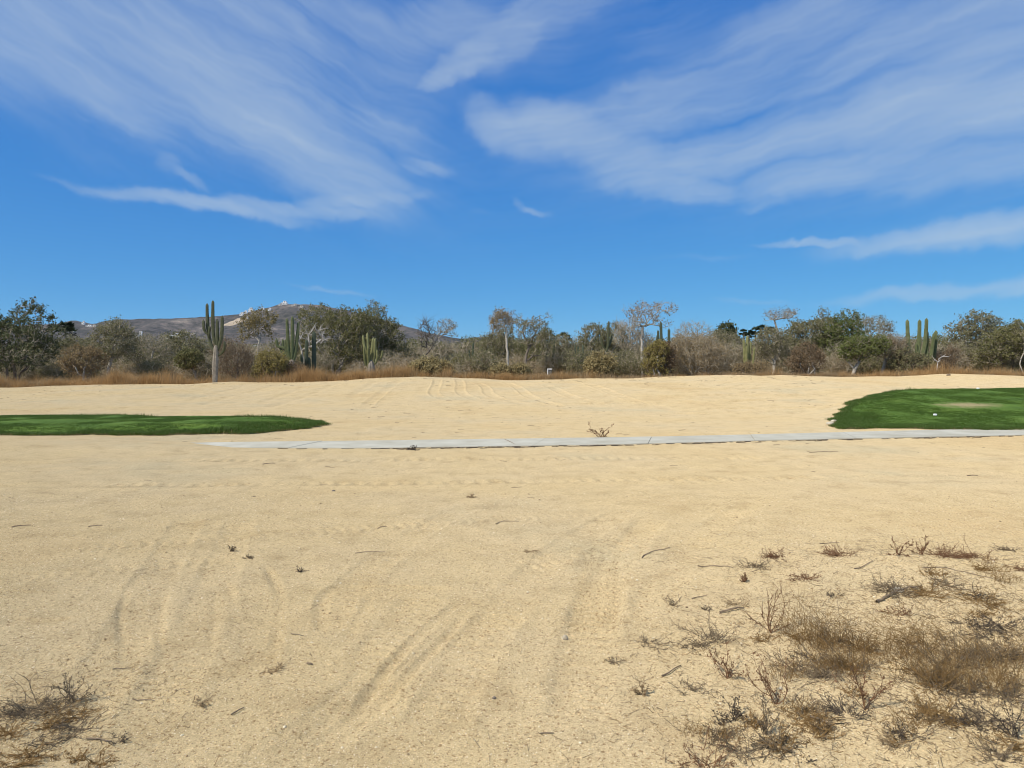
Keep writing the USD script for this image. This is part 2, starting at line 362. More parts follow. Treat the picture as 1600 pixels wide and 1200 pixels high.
M_WINDOW = simple('dark_glass', (0.03, 0.035, 0.04), (0.06, 0.065, 0.07), 0.5, 0.15, spec=0.6)
M_PALM = leafy('palm_frond', [(0.025, 0.04, 0.015), (0.05, 0.07, 0.03), (0.08, 0.10, 0.045)], 0.2)

# ------------------------------------------------------------------ the lie of the land
_cp = np.array([[-700, 606], [0, 605], [150, 604], [300, 601], [400, 597.5], [500, 595], [600, 592.5], [800, 591], [950, 590], [1050, 588.5], [1130, 587], [1195, 586], [1225, 584.5], [1262, 586], [1320, 589],
                [1400, 590], [1440, 588.5], [1480, 586], [1540, 587], [1600, 589], [2300, 589]])
CREST = 44.0
_cx = (_cp[:, 0] - 800) / F * CREST
_cz = EYE - (_cp[:, 1] - HZN) / F * CREST
TEE_R = np.array([(8.5, 18.55), (9.45, 18.75), (12.0, 18.15), (14, 18.9), (18, 20.2), (26, 22.5), (30, 28), (26, 31), (20.5, 29.8), (17.5, 28.7), (14.8, 27.6), (13.3, 26.4), (12.2, 25.2), (11.1, 23.6), (9.95, 21.6), (9.25, 20.2)])
TEE_L = np.array([(-30, 16.9), (-12.1, 16.75), (-9.0, 16.9), (-7.2, 17.25), (-6.1, 17.8), (-5.3, 18.7), (-5.0, 19.7), (-5.4, 20.4), (-6.4, 21.2), (-7.8, 21.7), (-10.6, 21.8), (-11.6, 22.3), (-13.5, 22.4), (-15.5, 22.0), (-18, 21.9), (-30, 22.0)])


def poly_sd(x, y, poly):
    """Distance to the polygon's edge, positive inside."""
    d = np.full(x.shape, 1e9)
    inside = np.zeros(x.shape, bool)
    for (ax, ay), (bx, by) in zip(poly, np.roll(poly, -1, 0)):
        ex, ey = bx - ax, by - ay
        t = np.clip(((x - ax) * ex + (y - ay) * ey) / (ex * ex + ey * ey), 0, 1)
        d = np.minimum(d, np.hypot(x - ax - t * ex, y - ay - t * ey))
        c = (ay > y) != (by > y)
        inside ^= c & (x < ex * (y - ay) / (ey if ey else 1e-9) + ax)
    return np.where(inside, d, -d)


PATH_NEAR = np.array([(-9.5, 14.25), (-6.1, 14.35), (-2.6, 14.3), (2.2, 14.9), (5.6, 15.7), (12.2, 16.9), (16, 17.7), (24, 19.6)])
PATH_FAR = np.array([(-9.5, 14.9), (-6.1, 15.35), (-2.8, 15.75), (2.3, 16.35), (6.1, 17.15), (13.4, 18.85), (17, 19.7), (24.5, 21.4)])


def path_y(x, which):
    p = PATH_NEAR if which == 0 else PATH_FAR
    return np.interp(x, p[:, 0], p[:, 1])


def land(x, y):
    """Large shapes of the ground."""
    x, y = np.broadcast_arrays(np.asarray(x, float), np.asarray(y, float))
    zc = np.interp(x, _cx, _cz)
    right = smooth01((x - 9) / 8)
    y0 = 22.5 - 1.5 * right
    bank = zc * smooth01((y - y0) / (CREST - y0))
    back = zc - 0.45 * smooth01((y - CREST - .3) / 4)
    z = np.where(y < CREST, bank, np.where(y < 60, back, 0))
    far = (zc - .45) + (0.15 - (zc - .45)) * smooth01((y - 60) / 40)
    z = np.where(y >= 60, far, z)
    near = (y > 14) & (y < 36)
    if near.any():
        sr = np.full(x.shape, -9.0)
        sr[near] = poly_sd(x[near], y[near], TEE_R)
        m = 0.70 * smooth01((y - 18.6) / 9.8)
        w = smooth01((sr + 1.6) / 2.4)
        z = z + w * np.maximum(m - z, 0)
        sl = np.full(x.shape, -9.0)
        sl[near] = poly_sd(x[near], y[near], TEE_L)
        z = z + 0.12 * smooth01(sl / 1.1)
    # sand drifted over the left end of the cart path, and the low rise of the weedy patch
    z = z + 0.08 * smooth01((-4.9 - x - 1.5 * (y - 14.4)) / 2.6) * smooth01((y - 13) / 1.2) * smooth01((17.0 - y) / 1.2)
    z = z + 0.15 * np.exp(-(((x - 4.6) / 2.7) ** 4 + ((y - 4.3) / 2.1) ** 4))
    return z


def to_ground(px, py, fn=land, y0=1.5, y1=70.0, n=6000):
    ys = np.geomspace(y0, y1, n)
    r = ray(px, py)
    X, Zr = r[0] / r[1] * ys, EYE + r[2] / r[1] * ys
    hit = np.nonzero(Zr <= fn(X, ys))[0]
    k = hit[0] if len(hit) else n - 1
    return np.array([X[k], ys[k], float(fn(np.array([X[k]]), np.array([ys[k]]))[0])])


def axis(fine0, fine1, step, grow, cap, cap_until, last):
    out = [fine1]
    s = step
    while out[-1] < last:
        s = s * grow if (out[-1] >= cap_until or s < cap) else s
        if out[-1] < cap_until:
            s = min(s, cap)
        out.append(out[-1] + s)
    return np.array(out)


FINE = 0.021
xp = axis(0, 5.2, FINE, 1.07, 0.14, 17, 6500)
xs = np.concatenate([-xp[::-1], np.arange(-5.2 + FINE, 5.2 - FINE / 2, FINE), xp])
yp = axis(0, 8.6, FINE, 1.03, 0.11, 46.5, 6500)
ys = np.concatenate([[-60, -25, -10, -4, -1, .5, 1.3, 1.8, 2.1, 2.3], np.arange(2.42, 8.6 - FINE / 2, FINE), yp])
GX, GY = np.meshgrid(xs, ys)
GZ = land(GX, GY)
near_f = smooth01((60 - GY) / 12) * smooth01((40 - np.abs(GX)) / 10)
path_in = smooth01((GY - path_y(GX, 0) + .35) / .25) * smooth01((path_y(GX, 1) + .35 - GY) / .25) * (GX > -9)
bumpy = near_f * (1 - path_in)
rough_right = np.exp(-(((GX - 4.2) / 3.2) ** 4 + ((GY - 4.4) / 2.6) ** 4))
GD = bumpy * (0.016 * noise2(GX, GY, .7, 1) + 0.008 * noise2(GX, GY, 2.6, 2) + (0.004 + .006 * rough_right) * noise2(GX, GY, 7, 3) + (0.0028 + .004 * rough_right) * noise2(GX, GY, 17, 4))
GD += bumpy * smooth01((GY - 26) / 8) * (0.05 * noise2(GX, GY * .5, .45, 5) + .13 * noise2(GX, GY * .6, .16, 6))


def carve(points, width, depth, ridge=0.5, lug=0.0, pitch=0.07, pixels=True, soft=0.25, fade=0.15, lines=0):
    """A wheel track along the points: a shallow groove between two low ridges, with the print of the tread."""
    P = np.array([to_ground(*p)[:2] for p in points]) if pixels else np.array(points, float)
    # smooth the corners
    for _ in range(3):
        P = np.vstack([P[:1], np.column_stack([(P[:-1] * .75 + P[1:] * .25), (P[:-1] * .25 + P[1:] * .75)]).reshape(-1, 2), P[-1:]])
    m = width + .12
    ix = slice(np.searchsorted(xs, P[:, 0].min() - m), np.searchsorted(xs, P[:, 0].max() + m))
    iy = slice(np.searchsorted(ys, P[:, 1].min() - m), np.searchsorted(ys, P[:, 1].max() + m))
    X, Y = GX[iy, ix], GY[iy, ix]
    if X.size == 0:
        return
    best, S, T = np.full(X.shape, 1e9), np.zeros(X.shape), np.zeros(X.shape)
    run = 0.0
    for (ax, ay), (bx, by) in zip(P[:-1], P[1:]):
        ex, ey = bx - ax, by - ay
        l = math.hypot(ex, ey)
        if l < 1e-6:
            continue
        t = np.clip(((X - ax) * ex + (Y - ay) * ey) / l ** 2, 0, 1)
        dx, dy = X - ax - t * ex, Y - ay - t * ey
        d = np.hypot(dx, dy)
        c = d < best
        best = np.where(c, d, best)
        S = np.where(c, np.sign(ex * dy - ey * dx) * d, S)
        T = np.where(c, run + t * l, T)
        run += l
    a = np.abs(S) / (width / 2)
    k = smooth01(T / (run * fade + 1e-6)) * smooth01((run - T) / (run * fade + 1e-6))
    k = k * (0.65 + 0.35 * noise2(X, Y, 1.7, 11))
    dz = -depth * smooth01((1.0 + soft - a) / (2 * soft)) + ridge * depth * np.exp(-((a - 1.3) / .28) ** 2)
    if lug:
        dz = dz + lug * np.sin(2 * np.pi * (T / pitch + .5 * a)) * smooth01((1.05 - a) / .3)
    if lines:
        dz = dz + depth * .35 * np.cos(a * np.pi * lines) * smooth01((1.0 - a) / .2)
    GD[iy, ix] += dz * k


# wheel tracks of carts and machines in the foreground sand
carve([(545, 1112), (600, 1048), (660, 985), (722, 938)], .07, .022, .5, soft=.5)
carve([(560, 1130), (625, 1060), (680, 1005), (722, 962)], .24, .012, .3, lines=3)
carve([(580, 1105), (640, 1050), (690, 1000), (730, 955)], .065, .016, .8, soft=.5)
carve([(380, 1200), (460, 1170), (545, 1105), (600, 1050)], .3, .014, .5, lines=3, fade=.08)
carve([(193, 1010), (186, 960), (200, 915), (225, 890)], .06, .020, .5, soft=.5)
carve([(222, 1060), (222, 1000), (232, 950), (240, 920)], .26, .011, .3, lines=4)
carve([(252, 1020), (248, 970), (256, 920)], .05, .014, .5, soft=.5)
carve([(330, 1030), (333, 980), (340, 920)], .05, .014, .5, soft=.5)
carve([(360, 1000), (371, 960), (362, 925), (352, 905)], .06, .014, .5, soft=.5)
carve([(400, 1060), (405, 980), (402, 925)], .22, .012, .3, lug=0.0102, pitch=.075)
carve([(428, 1030), (436, 985), (438, 935), (428, 905), (412, 880)], .07, .016, .5, lug=0.0085, pitch=.05, soft=.5)
carve([(505, 995), (500, 950), (510, 918), (600, 920), (730, 922)], .09, .016, .6, soft=.5)
carve([(540, 1000), (565, 960), (580, 930)], .08, .012, .5, soft=.5)
carve([(575, 1040), (625, 985), (665, 930)], .30, .012, .4, lug=0.0102, pitch=.09)
carve([(700, 1010), (760, 985), (800, 960)], .3, .008, .4, lug=0.0085, pitch=.09)
carve([(926, 1010), (930, 950), (935, 900), (945, 860), (960, 830)], .34, .012, .4, lug=0.0170, pitch=.10)
carve([(985, 1000), (990, 930), (985, 870), (975, 830)], .3, .008, .4, lug=0.0068, pitch=.10)
carve([(800, 890), (870, 872), (930, 856), (1010, 842)], .35, .012, .5, lug=0.0102, pitch=.12)
carve([(840, 905), (900, 888), (990, 860), (1060, 846)], .25, .012, .6)
carve([(420, 880), (560, 874), (700, 868), (830, 858)], .3, .010, .5)
carve([(0, 968), (60, 972), (120, 965)], .12, .014, .5)
carve([(0, 924), (50, 927), (90, 925)], .12, .012, .5)
carve([(470, 1200), (700, 1100), (880, 1075), (1010, 1085)], .8, .012, .2, soft=.4)
carve([(60, 1200), (150, 1080), (215, 960), (262, 870), (300, 800)], .28, .012, .5, lug=.008, pitch=.09)
carve([(170, 1200), (262, 1080), (318, 960), (352, 870), (380, 800)], .28, .012, .5, lug=.008, pitch=.09)
carve([(640, 1200), (700, 1080), (780, 960), (870, 860), (990, 790)], .30, .012, .5, lug=.008, pitch=.10)
carve([(900, 1200), (905, 1080), (925, 960), (968, 870), (1030, 800)], .30, .012, .5, lug=.010, pitch=.10)
carve([(0, 870), (200, 850), (420, 835), (700, 815), (1000, 800)], .32, .012, .5, lug=.008, pitch=.12)
carve([(0, 905), (180, 890), (380, 868)], .30, .012, .5, lug=.008, pitch=.12)
carve([(480, 1010), (520, 950), (575, 890), (650, 830), (760, 780)], .28, .012, .5, lug=.008, pitch=.10)
carve([(1000, 1000), (1040, 900), (1110, 820), (1220, 770)], .28, .010, .5, lug=.008, pitch=.10)
for k, off in enumerate((0, .9, 1.5, 2.6, 3.1)):
    carve([(-12, 12.2 - off), (-4, 12.5 - off * .95), (3, 12.8 - off * .9), (12, 13.6 - off * .8)], (.35, .3, .4, .3, .35)[k], .016, .6, lug=0.0204 if k in (0, 3) else 0, pitch=.22, pixels=False, fade=.05)
# tracks down the far bank
rt = np.random.default_rng(5)
for x0, x1, bend in ((-15, -13.2, 1), (-13.3, -11.8, 1.2), (-11.2, -9.6, .8), (-9.6, -9.0, .5), (-7.4, -6.7, 1.2), (-6.2, -5.4, 1.2), (-4.3, -2.6, 1.4), (-3.2, -1.2, 1.4), (-2.2, .6, 1.4), (-.5, 2.4, 1.5), (1.0, 4.0, 1.2), (3.0, 6.0, 1.0)):
    y0, y1 = 42 + rt.uniform(-1.5, .8), 27 + rt.uniform(-2, 3)
    mx, my = (x0 + x1) / 2 - .35 * bend, (y0 + y1) / 2
    carve([(x0, y0), (mx, my + 2), (mx + .25, my - 3), (x1, y1)], .42, .035, .8, pixels=False, soft=.5)
for yy in (24.5, 26.0, 28.2, 30.5, 33.5, 36.5):
    x0 = rt.uniform(1, 6)
    carve([(x0, yy - .4), (x0 + 3, yy - .2), (x0 + 6, yy + .2), (x0 + 9, yy + .8)], .5, .075, .8, pixels=False, soft=.5)
for yy in (26, 29.5, 33, 38):
    x0 = rt.uniform(-26, -18)
    carve([(x0, yy - .6), (x0 + 4, yy), (x0 + 8, yy + 1.1)], .5, .06, .8, pixels=False, soft=.5)

GZ = GZ + GD
ny_, nx_ = GX.shape
_i = np.arange(ny_ * nx_).reshape(ny_, nx_)
quads = np.stack([_i[:-1, :-1], _i[:-1, 1:], _i[1:, 1:], _i[1:, :-1]], -1).reshape(-1, 4)
gm = usdkit.mesh(stage, '/World/sand_ground', (np.column_stack([GX.ravel(), GY.ravel(), GZ.ravel()]), quads), M_SAND, smooth=True)
say(gm, 'pale tan sand with wheel tracks, rising to a low bank', None, None, 'structure')


def ground_z(x, y):
    """Height of the finished ground, tracks included."""
    x, y = np.atleast_1d(np.asarray(x, float)), np.atleast_1d(np.asarray(y, float))
    i = np.clip(np.searchsorted(xs, x) - 1, 0, nx_ - 2)
    j = np.clip(np.searchsorted(ys, y) - 1, 0, ny_ - 2)
    u = np.clip((x - xs[i]) / (xs[i + 1] - xs[i]), 0, 1)
    v = np.clip((y - ys[j]) / (ys[j + 1] - ys[j]), 0, 1)
    return (GZ[j, i] * (1 - u) + GZ[j, i + 1] * u) * (1 - v) + (GZ[j + 1, i] * (1 - u) + GZ[j + 1, i + 1] * u) * v


def spot(px, py):
    p = to_ground(px, py)
    p[2] = ground_z(p[0], p[1])[0]
    return p


# ------------------------------------------------------------------ cart path of concrete slabs
path = UsdGeom.Xform.Define(stage, '/World/cart_path')
say(path, 'pale grey concrete cart path crossing the sand below both greens', None, None, 'structure')
edges = np.arange(-9.2, 24, 2.45)
for k, (a, b) in enumerate(zip(edges[:-1], edges[1:])):
    g = 0.006
    xx = np.linspace(a + g, b - g, 5)
    skew = .35
    n0 = np.array([[x - skew * .5, path_y(x, 0), 0] for x in xx])
    f0 = np.array([[x + skew * .5, path_y(x, 1), 0] for x in xx])
    top = .016 + .003 * math.sin(k * 2.1)
    ring = np.vstack([n0, f0[::-1]])
    from shapely.geometry import Polygon
    pl = Polygon(ring[:, :2])
    slab = trimesh.creation.extrude_polygon(pl, .12, engine='earcut')
    slab.apply_translation([0, 0, top - .12])
    part('/World/cart_path', 'concrete_slab', slab, M_CONC)


# ------------------------------------------------------------------ the two greens
def turf_material():
    n = {'g': ('geometry', {}), 'big': ('noise_texture', {'scale': .8, 'detail': 5.0, 'roughness': .65}), 'fine': ('noise_texture', {'scale': 28.0, 'detail': 3.0}),
         'mp': ('mapping', {'scale': (.25, 1.6, 1)}), 'st': ('noise_texture', {'scale': 1.0, 'detail': 3.0}),
         'r': ('rgb_ramp', {'ramp': [(.32, (.058, .108, .014)), (.46, (.084, .150, .018)), (.56, (.106, .178, .022)), (.68, (.17, .235, .04))]}),
         'rf': ('rgb_ramp', {'ramp': [(.3, (.72, .76, .6)), (.7, (1.25, 1.2, 1.3))]}),
         'a': ('mix_float', {'fac': .45}), 'm': ('mix_color', {'blend_type': 'multiply', 'fac': 1.0}),
         # the worn straw-coloured spot on the right green
         'w': ('mapping', {'mapping_type': 'texture', 'location': (14.7, 23.1, .44), 'rotation': (0, 0, .12), 'scale': (1.5, .75, 2.0)}), 'wl': ('vector_math', {'math_type': 'length'}),
         'wn': ('noise_texture', {'scale': 3.0, 'detail': 5.0}), 'ws': ('math', {'math_type': 'add'}), 'wr': ('map_range', {'from_min': 1.35, 'from_max': .75, 'clamp': True}),
         'wm': ('mix_color', {'b': (.33, .27, .13)}),
         'b': ('bump', {'strength': .8, 'distance': .02}), 'p': ('principled_bsdf', {'roughness': .8, 'specular_ior_level': .2})}
    L = [('g.position', 'big.vector'), ('g.position', 'fine.vector'), ('g.position', 'mp.vector'), ('mp.vector', 'st.vector'), ('big.fac', 'a.a'), ('st.fac', 'a.b'), ('a.result', 'r.fac'), ('fine.fac', 'rf.fac'),
         ('r.color', 'm.a'), ('rf.color', 'm.b'), ('g.position', 'w.vector'), ('w.vector', 'wl.vector1'), ('g.position', 'wn.vector'), ('wl.value', 'ws.value1'), ('wn.fac', 'ws.value2'), ('ws.value', 'wr.value'),
         ('wr.result', 'wm.fac'), ('m.result', 'wm.a'), ('wm.result', 'p.base_color'), ('fine.fac', 'b.height'), ('b.normal', 'p.normal')]
    return usdkit.material(stage, LOOK + 'turf', n, L, surface='p.BSDF')


M_TURF = turf_material()
M_BLADE = leafy('grass_blade', [(.072, .128, .015), (.112, .18, .022), (.19, .25, .045)], .3, .5)
M_BLADE_DRY = leafy('grass_blade_mixed', [(.09, .14, .026), (.14, .19, .045), (.32, .26, .12)], .3, .6)


def blade_mesh(rng, n, h, spread, width, lean=.5, segs=2):
    """A tuft of n bent blades, each a tapering strip."""
    V, Fc = [], []
    o = 0
    for _ in range(n):
        b = np.array([rng.normal() * spread, rng.normal() * spread, 0])
        a = rng.uniform(0, 2 * np.pi)
        out = np.array([math.cos(a), math.sin(a), 0])
        side = np.array([-out[1], out[0], 0])
        hh = h * rng.uniform(.45, 1.15)
        ln = lean * rng.uniform(.1, 1.2)
        pts = []
        for s in range(segs + 1):
            t = s / segs
            c = b + out * hh * ln * t ** 1.7 + np.array([0, 0, hh * (t - .25 * ln * t * t)])
            w = width * (1 - t) ** .6 * .5
            if s < segs:
                pts += [c - side * w, c + side * w]
            else:
                pts.append(c)
        V += pts
        for s in range(segs - 1):
            q = o + 2 * s
            Fc += [[q, q + 1, q + 3], [q, q + 3, q + 2]]
        q = o + 2 * (segs - 1)
        Fc.append([q, q + 1, q + 2])
        o += len(pts)
    return np.array(V), np.array(Fc)


def make_green(name, poly, label, seed, xmax):
    lo, hi = poly.min(0) - .2, poly.max(0) + .2
    st = .14
    x, y = np.meshgrid(np.arange(lo[0], hi[0], st), np.arange(lo[1], hi[1], st))
    wob = .22 * noise2(x, y, 1.1, seed) + .10 * noise2(x, y, 4.0, seed + 1)
    sd = poly_sd(x, y, poly) + wob
    z = ground_z(x.ravel(), y.ravel()).reshape(x.shape)
    z = z - .02 + .07 * smooth01(sd / .25) + .012 * noise2(x, y, 1.3, seed + 2) * smooth01(sd / .5)
    idx = np.arange(x.size).reshape(x.shape)
    q = np.stack([idx[:-1, :-1], idx[:-1, 1:], idx[1:, 1:], idx[1:, :-1]], -1).reshape(-1, 4)
    q = q[(sd.ravel()[q] > -.02).all(1)]
    used, inv = np.unique(q, return_inverse=True)
    V = np.column_stack([x.ravel(), y.ravel(), z.ravel()])[used]
    p = usdkit.mesh(stage, '/World/' + name, (V, inv.reshape(-1, 4)), M_TURF, smooth=True)
    say(p, label, None, None, 'structure')
    rng = np.random.default_rng(seed)
    pts = rng.uniform(lo, hi, (220000, 2))
    pts = pts[(np.abs(pts[:, 0]) < xmax)]
    s = poly_sd(pts[:, 0], pts[:, 1], poly) + .22 * noise2(pts[:, 0], pts[:, 1], 1.1, seed) + .10 * noise2(pts[:, 0], pts[:, 1], 4.0, seed + 1)
    return pts, s, rng


rb = np.random.default_rng(21)
mow = [('mown_tuft', blade_mesh(rb, 24, .020, .05, .010, .9), M_BLADE) for _ in range(3)]
edge = [('edge_tuft', blade_mesh(rb, 34, .10, .06, .009, .9), M_BLADE) for _ in range(3)] + [('edge_tuft', blade_mesh(rb, 30, .09, .07, .009, 1.0), M_BLADE_DRY) for _ in range(2)] + [('edge_tuft', blade_mesh(rb, 26, .07, .08, .009, 1.1), M_DRY_TAN)]
GA, GB = [], []
for name, poly, label, seed in (('green_right', TEE_R, 'raised green of mown grass at the right with a worn straw spot', 31), ('green_left', TEE_L, 'flat strip of mown green grass at the left behind the path', 41)):
    pts, s, rng = make_green(name, poly, label, seed, 24)
    keep = (s > .03) & (rng.uniform(size=len(s)) < .55)
    w = np.hypot((pts[:, 0] - 14.7) / 1.5, (pts[:, 1] - 23.1) / .75)
    keep &= ~((w < 1) & (rng.uniform(size=len(s)) < .8))
    GA.append(pts[keep][:30000])
    e = (s > -.08) & (s < .30) & (rng.uniform(size=len(s)) < .55)
    if name == 'green_left':   # shaggy right end and the longer clump on its far rim
        e &= (s > 0) | (pts[:, 0] < -6)
        e |= (s > .02) & (pts[:, 0] > -8.2) & (rng.uniform(size=len(s)) < .30 * smooth01((pts[:, 0] + 8.2) / 2.5))
    else:
        e |= (s > -.05) & (s < .9) & (pts[:, 0] < 13.5) & (rng.uniform(size=len(s)) < .35)
    GB.append(pts[e])
A, B = np.vstack(GA), np.vstack(GB)
rng = np.random.default_rng(51)
# higher clumps on the far rim of the left green
clump = np.column_stack([rng.normal(-12.5, .75, 260), rng.normal(22.25, .12, 260)])
clump2 = np.column_stack([rng.normal(-6.6, .6, 200), rng.normal(20.8, .2, 200)])
clump3 = np.column_stack([rng.normal(-6.8, .35, 120), rng.normal(17.6, .12, 120)])
clump4 = np.column_stack([rng.normal(14.0, .55, 160), rng.normal(27.2, .15, 160)])
C = np.vstack([clump, clump2, clump3, clump4])
C = C[(poly_sd(C[:, 0], C[:, 1], TEE_L) > -.05) | (poly_sd(C[:, 0], C[:, 1], TEE_R) > -.05)]
for nm, lab, protos, P, sc in (('mown_grass', 'short mown grass blades covering both greens', mow, A, rng.uniform(.7, 1.2, len(A))),
                               ('edge_grass', 'shaggy longer grass along the rims of both greens', edge, np.vstack([B, C]), np.concatenate([rng.uniform(.45, 1.0, len(B)), rng.uniform(.9, 1.7, len(C))]))):
    z = ground_z(P[:, 0], P[:, 1]) + (.045 if nm == 'mown_grass' else .015)
    stuff_points(nm, lab, 'grass', protos, np.column_stack([P, z]), rng.integers(0, len(protos), len(P)), rng.uniform(0, 6.28, len(P)), sc)

# ------------------------------------------------------------------ hills with villas
_rp = np.array([[-900, 560], [-500, 535], [-200, 514], [60, 507], [92, 506], [105, 503], [122, 500], [140, 505], [150, 507], [168, 502], [190, 499], [250, 498.5], [310, 496.5], [350, 494], [380, 490], [400, 485], [422, 480],
                [438, 475.5], [450, 476], [475, 476.5], [505, 478], [540, 484], [580, 493], [620, 506], [650, 514], [680, 521], [705, 526], [725, 529], [745, 527], [765, 525.5], [800, 530], [850, 538], [1000, 552], [1250, 563], [1600, 566]])
HD = 2500.0
_rx, _rz = (_rp[:, 0] - 800) / F * HD, EYE + (HZN - _rp[:, 1]) / F * HD


def hill(x, y):
    x, y = np.broadcast_arrays(np.asarray(x, float), np.asarray(y, float))
    r = np.interp(x * HD / np.maximum(y, 500) * .5 + x * .5, _rx, _rz)
    t = np.where(y < HD, smooth01((y - 1250) / (HD - 1250)) ** 1.15, 1 - .8 * smooth01((y - HD) / 1400))
    gul = meshkit.fbm(np.stack([x * .0045, y * .0028, np.zeros_like(x)], -1), 5, 3) - .5
    amp = np.where(y < HD, smooth01((y - 1300) / 400) * smooth01((HD - y) / 350), .4 * smooth01((y - HD) / 300))
    return r * t * (1 - amp * np.clip(gul + .22, 0, 1) * .95) - 2 + 8 * (meshkit.fbm(np.stack([x * .03, y * .03, x * 0], -1), 3, 8) - .5)


hx, hy = np.meshgrid(np.arange(-3800, 1900, 14.0), np.concatenate([np.arange(1200, 2500, 16.0), np.arange(2500, 4000, 50.0)]))
hz = hill(hx, hy)
_i = np.arange(hx.size).reshape(hx.shape)
hq = np.stack([_i[:-1, :-1], _i[:-1, 1:], _i[1:, 1:], _i[1:, :-1]], -1).reshape(-1, 4)
M_HILL = usdkit.material(stage, LOOK + 'hillside', {
    'g': ('geometry', {}), 'a': ('noise_texture', {'scale': .006, 'detail': 6.0, 'roughness': .65}), 'b': ('noise_texture', {'scale': .05, 'detail': 6.0, 'roughness': .75}),
    'ra': ('rgb_ramp', {'ramp': [(.35, (.060, .056, .048)), (.5, (.085, .075, .068)), (.62, (.125, .108, .095)), (.7, (.24, .20, .165))]}), 'rb': ('rgb_ramp', {'ramp': [(.38, (.40, .44, .40)), (.52, (1, 1, 1)), (.68, (1.7, 1.55, 1.45))]}),
    'm': ('mix_color', {'blend_type': 'multiply', 'fac': 1.0}), 'p': ('principled_bsdf', {'roughness': .95, 'specular_ior_level': .1})},
    [('g.position', 'a.vector'), ('g.position', 'b.vector'), ('a.fac', 'ra.fac'), ('b.fac', 'rb.fac'), ('ra.color', 'm.a'), ('rb.color', 'm.b'), ('m.result', 'p.base_color')], surface='p.BSDF')
say(usdkit.mesh(stage, '/World/hills', (np.column_stack([hx.ravel(), hy.ravel(), hz.ravel()]), hq), M_HILL, smooth=True), 'brown scrubby hills with pale houses along the ridge', None, None, 'structure')


def on_hill(px, py):
    return to_ground(px, py, hill, 1200, 2600, 3000)


def villa(px, py, w, h, label, mat, seed):
    """A stepped house of two flat-roofed blocks with dark openings and a parapet."""
    p = on_hill(px, py)
    r = np.random.default_rng(seed)
    t = thing('hillside_villa', p, label, 'house', 'pale houses on the hill')
    bx = lambda a, b: trimesh.creation.box(bounds=[a, b])
    d = w * .7
    w2, h2 = w * r.uniform(.4, .6), h * r.uniform(.45, .65)
    ox = w * r.uniform(-.25, .05)
    part(t, 'wall', trimesh.util.concatenate([bx((-w / 2, 0, -6), (w / 2, d, h * .6)), bx((ox, d * .25, h * .6), (ox + w2, d, h * .6 + h2))]), mat)
    part(t, 'roof', trimesh.util.concatenate([bx((-w / 2 - .4, -.4, h * .6 + .01), (ox - .1, d + .3, h * .6 + .6)), bx((ox - .3, d * .25 - .3, h * .6 + h2 + .01), (ox + w2 + .3, d + .3, h * .6 + h2 + .5))]), mat)
    n = max(2, int(w / 5))
    for k in range(n):
        c = -w / 2 + (k + .5) * w / n
        part(t, 'window', bx((c - w / n * .2, -.12, h * .15), (c + w / n * .2, .08, h * .38)), M_WINDOW)
    part(t, 'window', bx((ox + w2 * .35, d * .25 - .12, h * .68), (ox + w2 * .65, d * .25 + .08, h * .6 + h2 * .75)), M_WINDOW)


for i, (px, py, w, h, lab, tan) in enumerate([
        (444, 476, 20, 12, 'white villa alone on the summit of the hill', 0), (437, 478, 12, 7, 'low tan outbuilding just left of the summit villa', 1), (459, 478, 16, 6, 'low pale house on the ridge right of the summit villa', 1), (470, 481, 15, 6, 'pale house below the ridge right of the summit', 1),
        (391, 487, 16, 12, 'tallest white villa on the left shoulder of the hill', 0), (383, 490, 14, 9, 'white villa below the tallest one on the shoulder', 0), (377, 493, 12, 9, 'small white villa at the top of the bare cut slope', 0),
        (409, 485, 16, 8, 'white villa with wide front on the shoulder ridge', 0), (420, 486, 12, 8, 'white villa at the right end of the shoulder row', 0), (400, 490, 14, 7, 'tan house under the shoulder row of villas', 1), (384, 498, 13, 8, 'tan house beside the bare cut slope', 1),
        (129, 507, 10, 10, 'narrow white house below the small left peak', 0), (138, 511, 18, 7, 'white row house in the saddle right of the small left peak', 0), (146, 511, 14, 7, 'tan house at the right of the left saddle', 1), (173, 507, 16, 6, 'pale house on the slope right of the left saddle', 0), (112, 519, 10, 6, 'small pale house low under the left peak', 1),
        (218, 528, 10, 15, 'pale tower block low on the hill behind the left trees', 0), (206, 528, 34, 9, 'long pale apartment block low on the hill behind the left trees', 1),
        (272, 526, 30, 7, 'long white building low on the hill above the green treetops', 0), (288, 522, 16, 6, 'tan house above the long white low building', 1), (263, 529, 14, 6, 'small white house left end of the low row', 0), (300, 523, 14, 5, 'small tan house right end of the low row', 1),
        (398, 545, 22, 7, 'pale long roofed house low on the hill behind the thin trunks', 0)]):
    villa(px, py, w, h, lab, M_VILLA_TAN if tan else M_VILLA, 60 + i)
# the bare cut slope below the shoulder villas
c = on_hill(373, 502)
sx, sy = np.meshgrid(np.linspace(-26, 26, 12), np.linspace(-90, 60, 14))
k = np.hypot(sx / 26, (sy + 15) / 75) + .25 * noise2(sx, sy, .06, 9)
sz = hill(sx + c[0] + sy * .12, sy + c[1]) + 1.6 - 4 * smooth01((k - .75) / .3)
_i = np.arange(sx.size).reshape(sx.shape)
say(usdkit.mesh(stage, '/World/bare_cut_slope', (np.column_stack([(sx + c[0] + sy * .12).ravel(), (sy + c[1]).ravel(), sz.ravel()]), np.stack([_i[:-1, :-1], _i[:-1, 1:], _i[1:, 1:], _i[1:, :-1]], -1).reshape(-1, 4)),
                simple('bare_earth', (.36, .28, .19), (.48, .38, .27), .05, .95), smooth=True), 'bare tan cut in the hillside under the shoulder villas', None, None, 'structure')


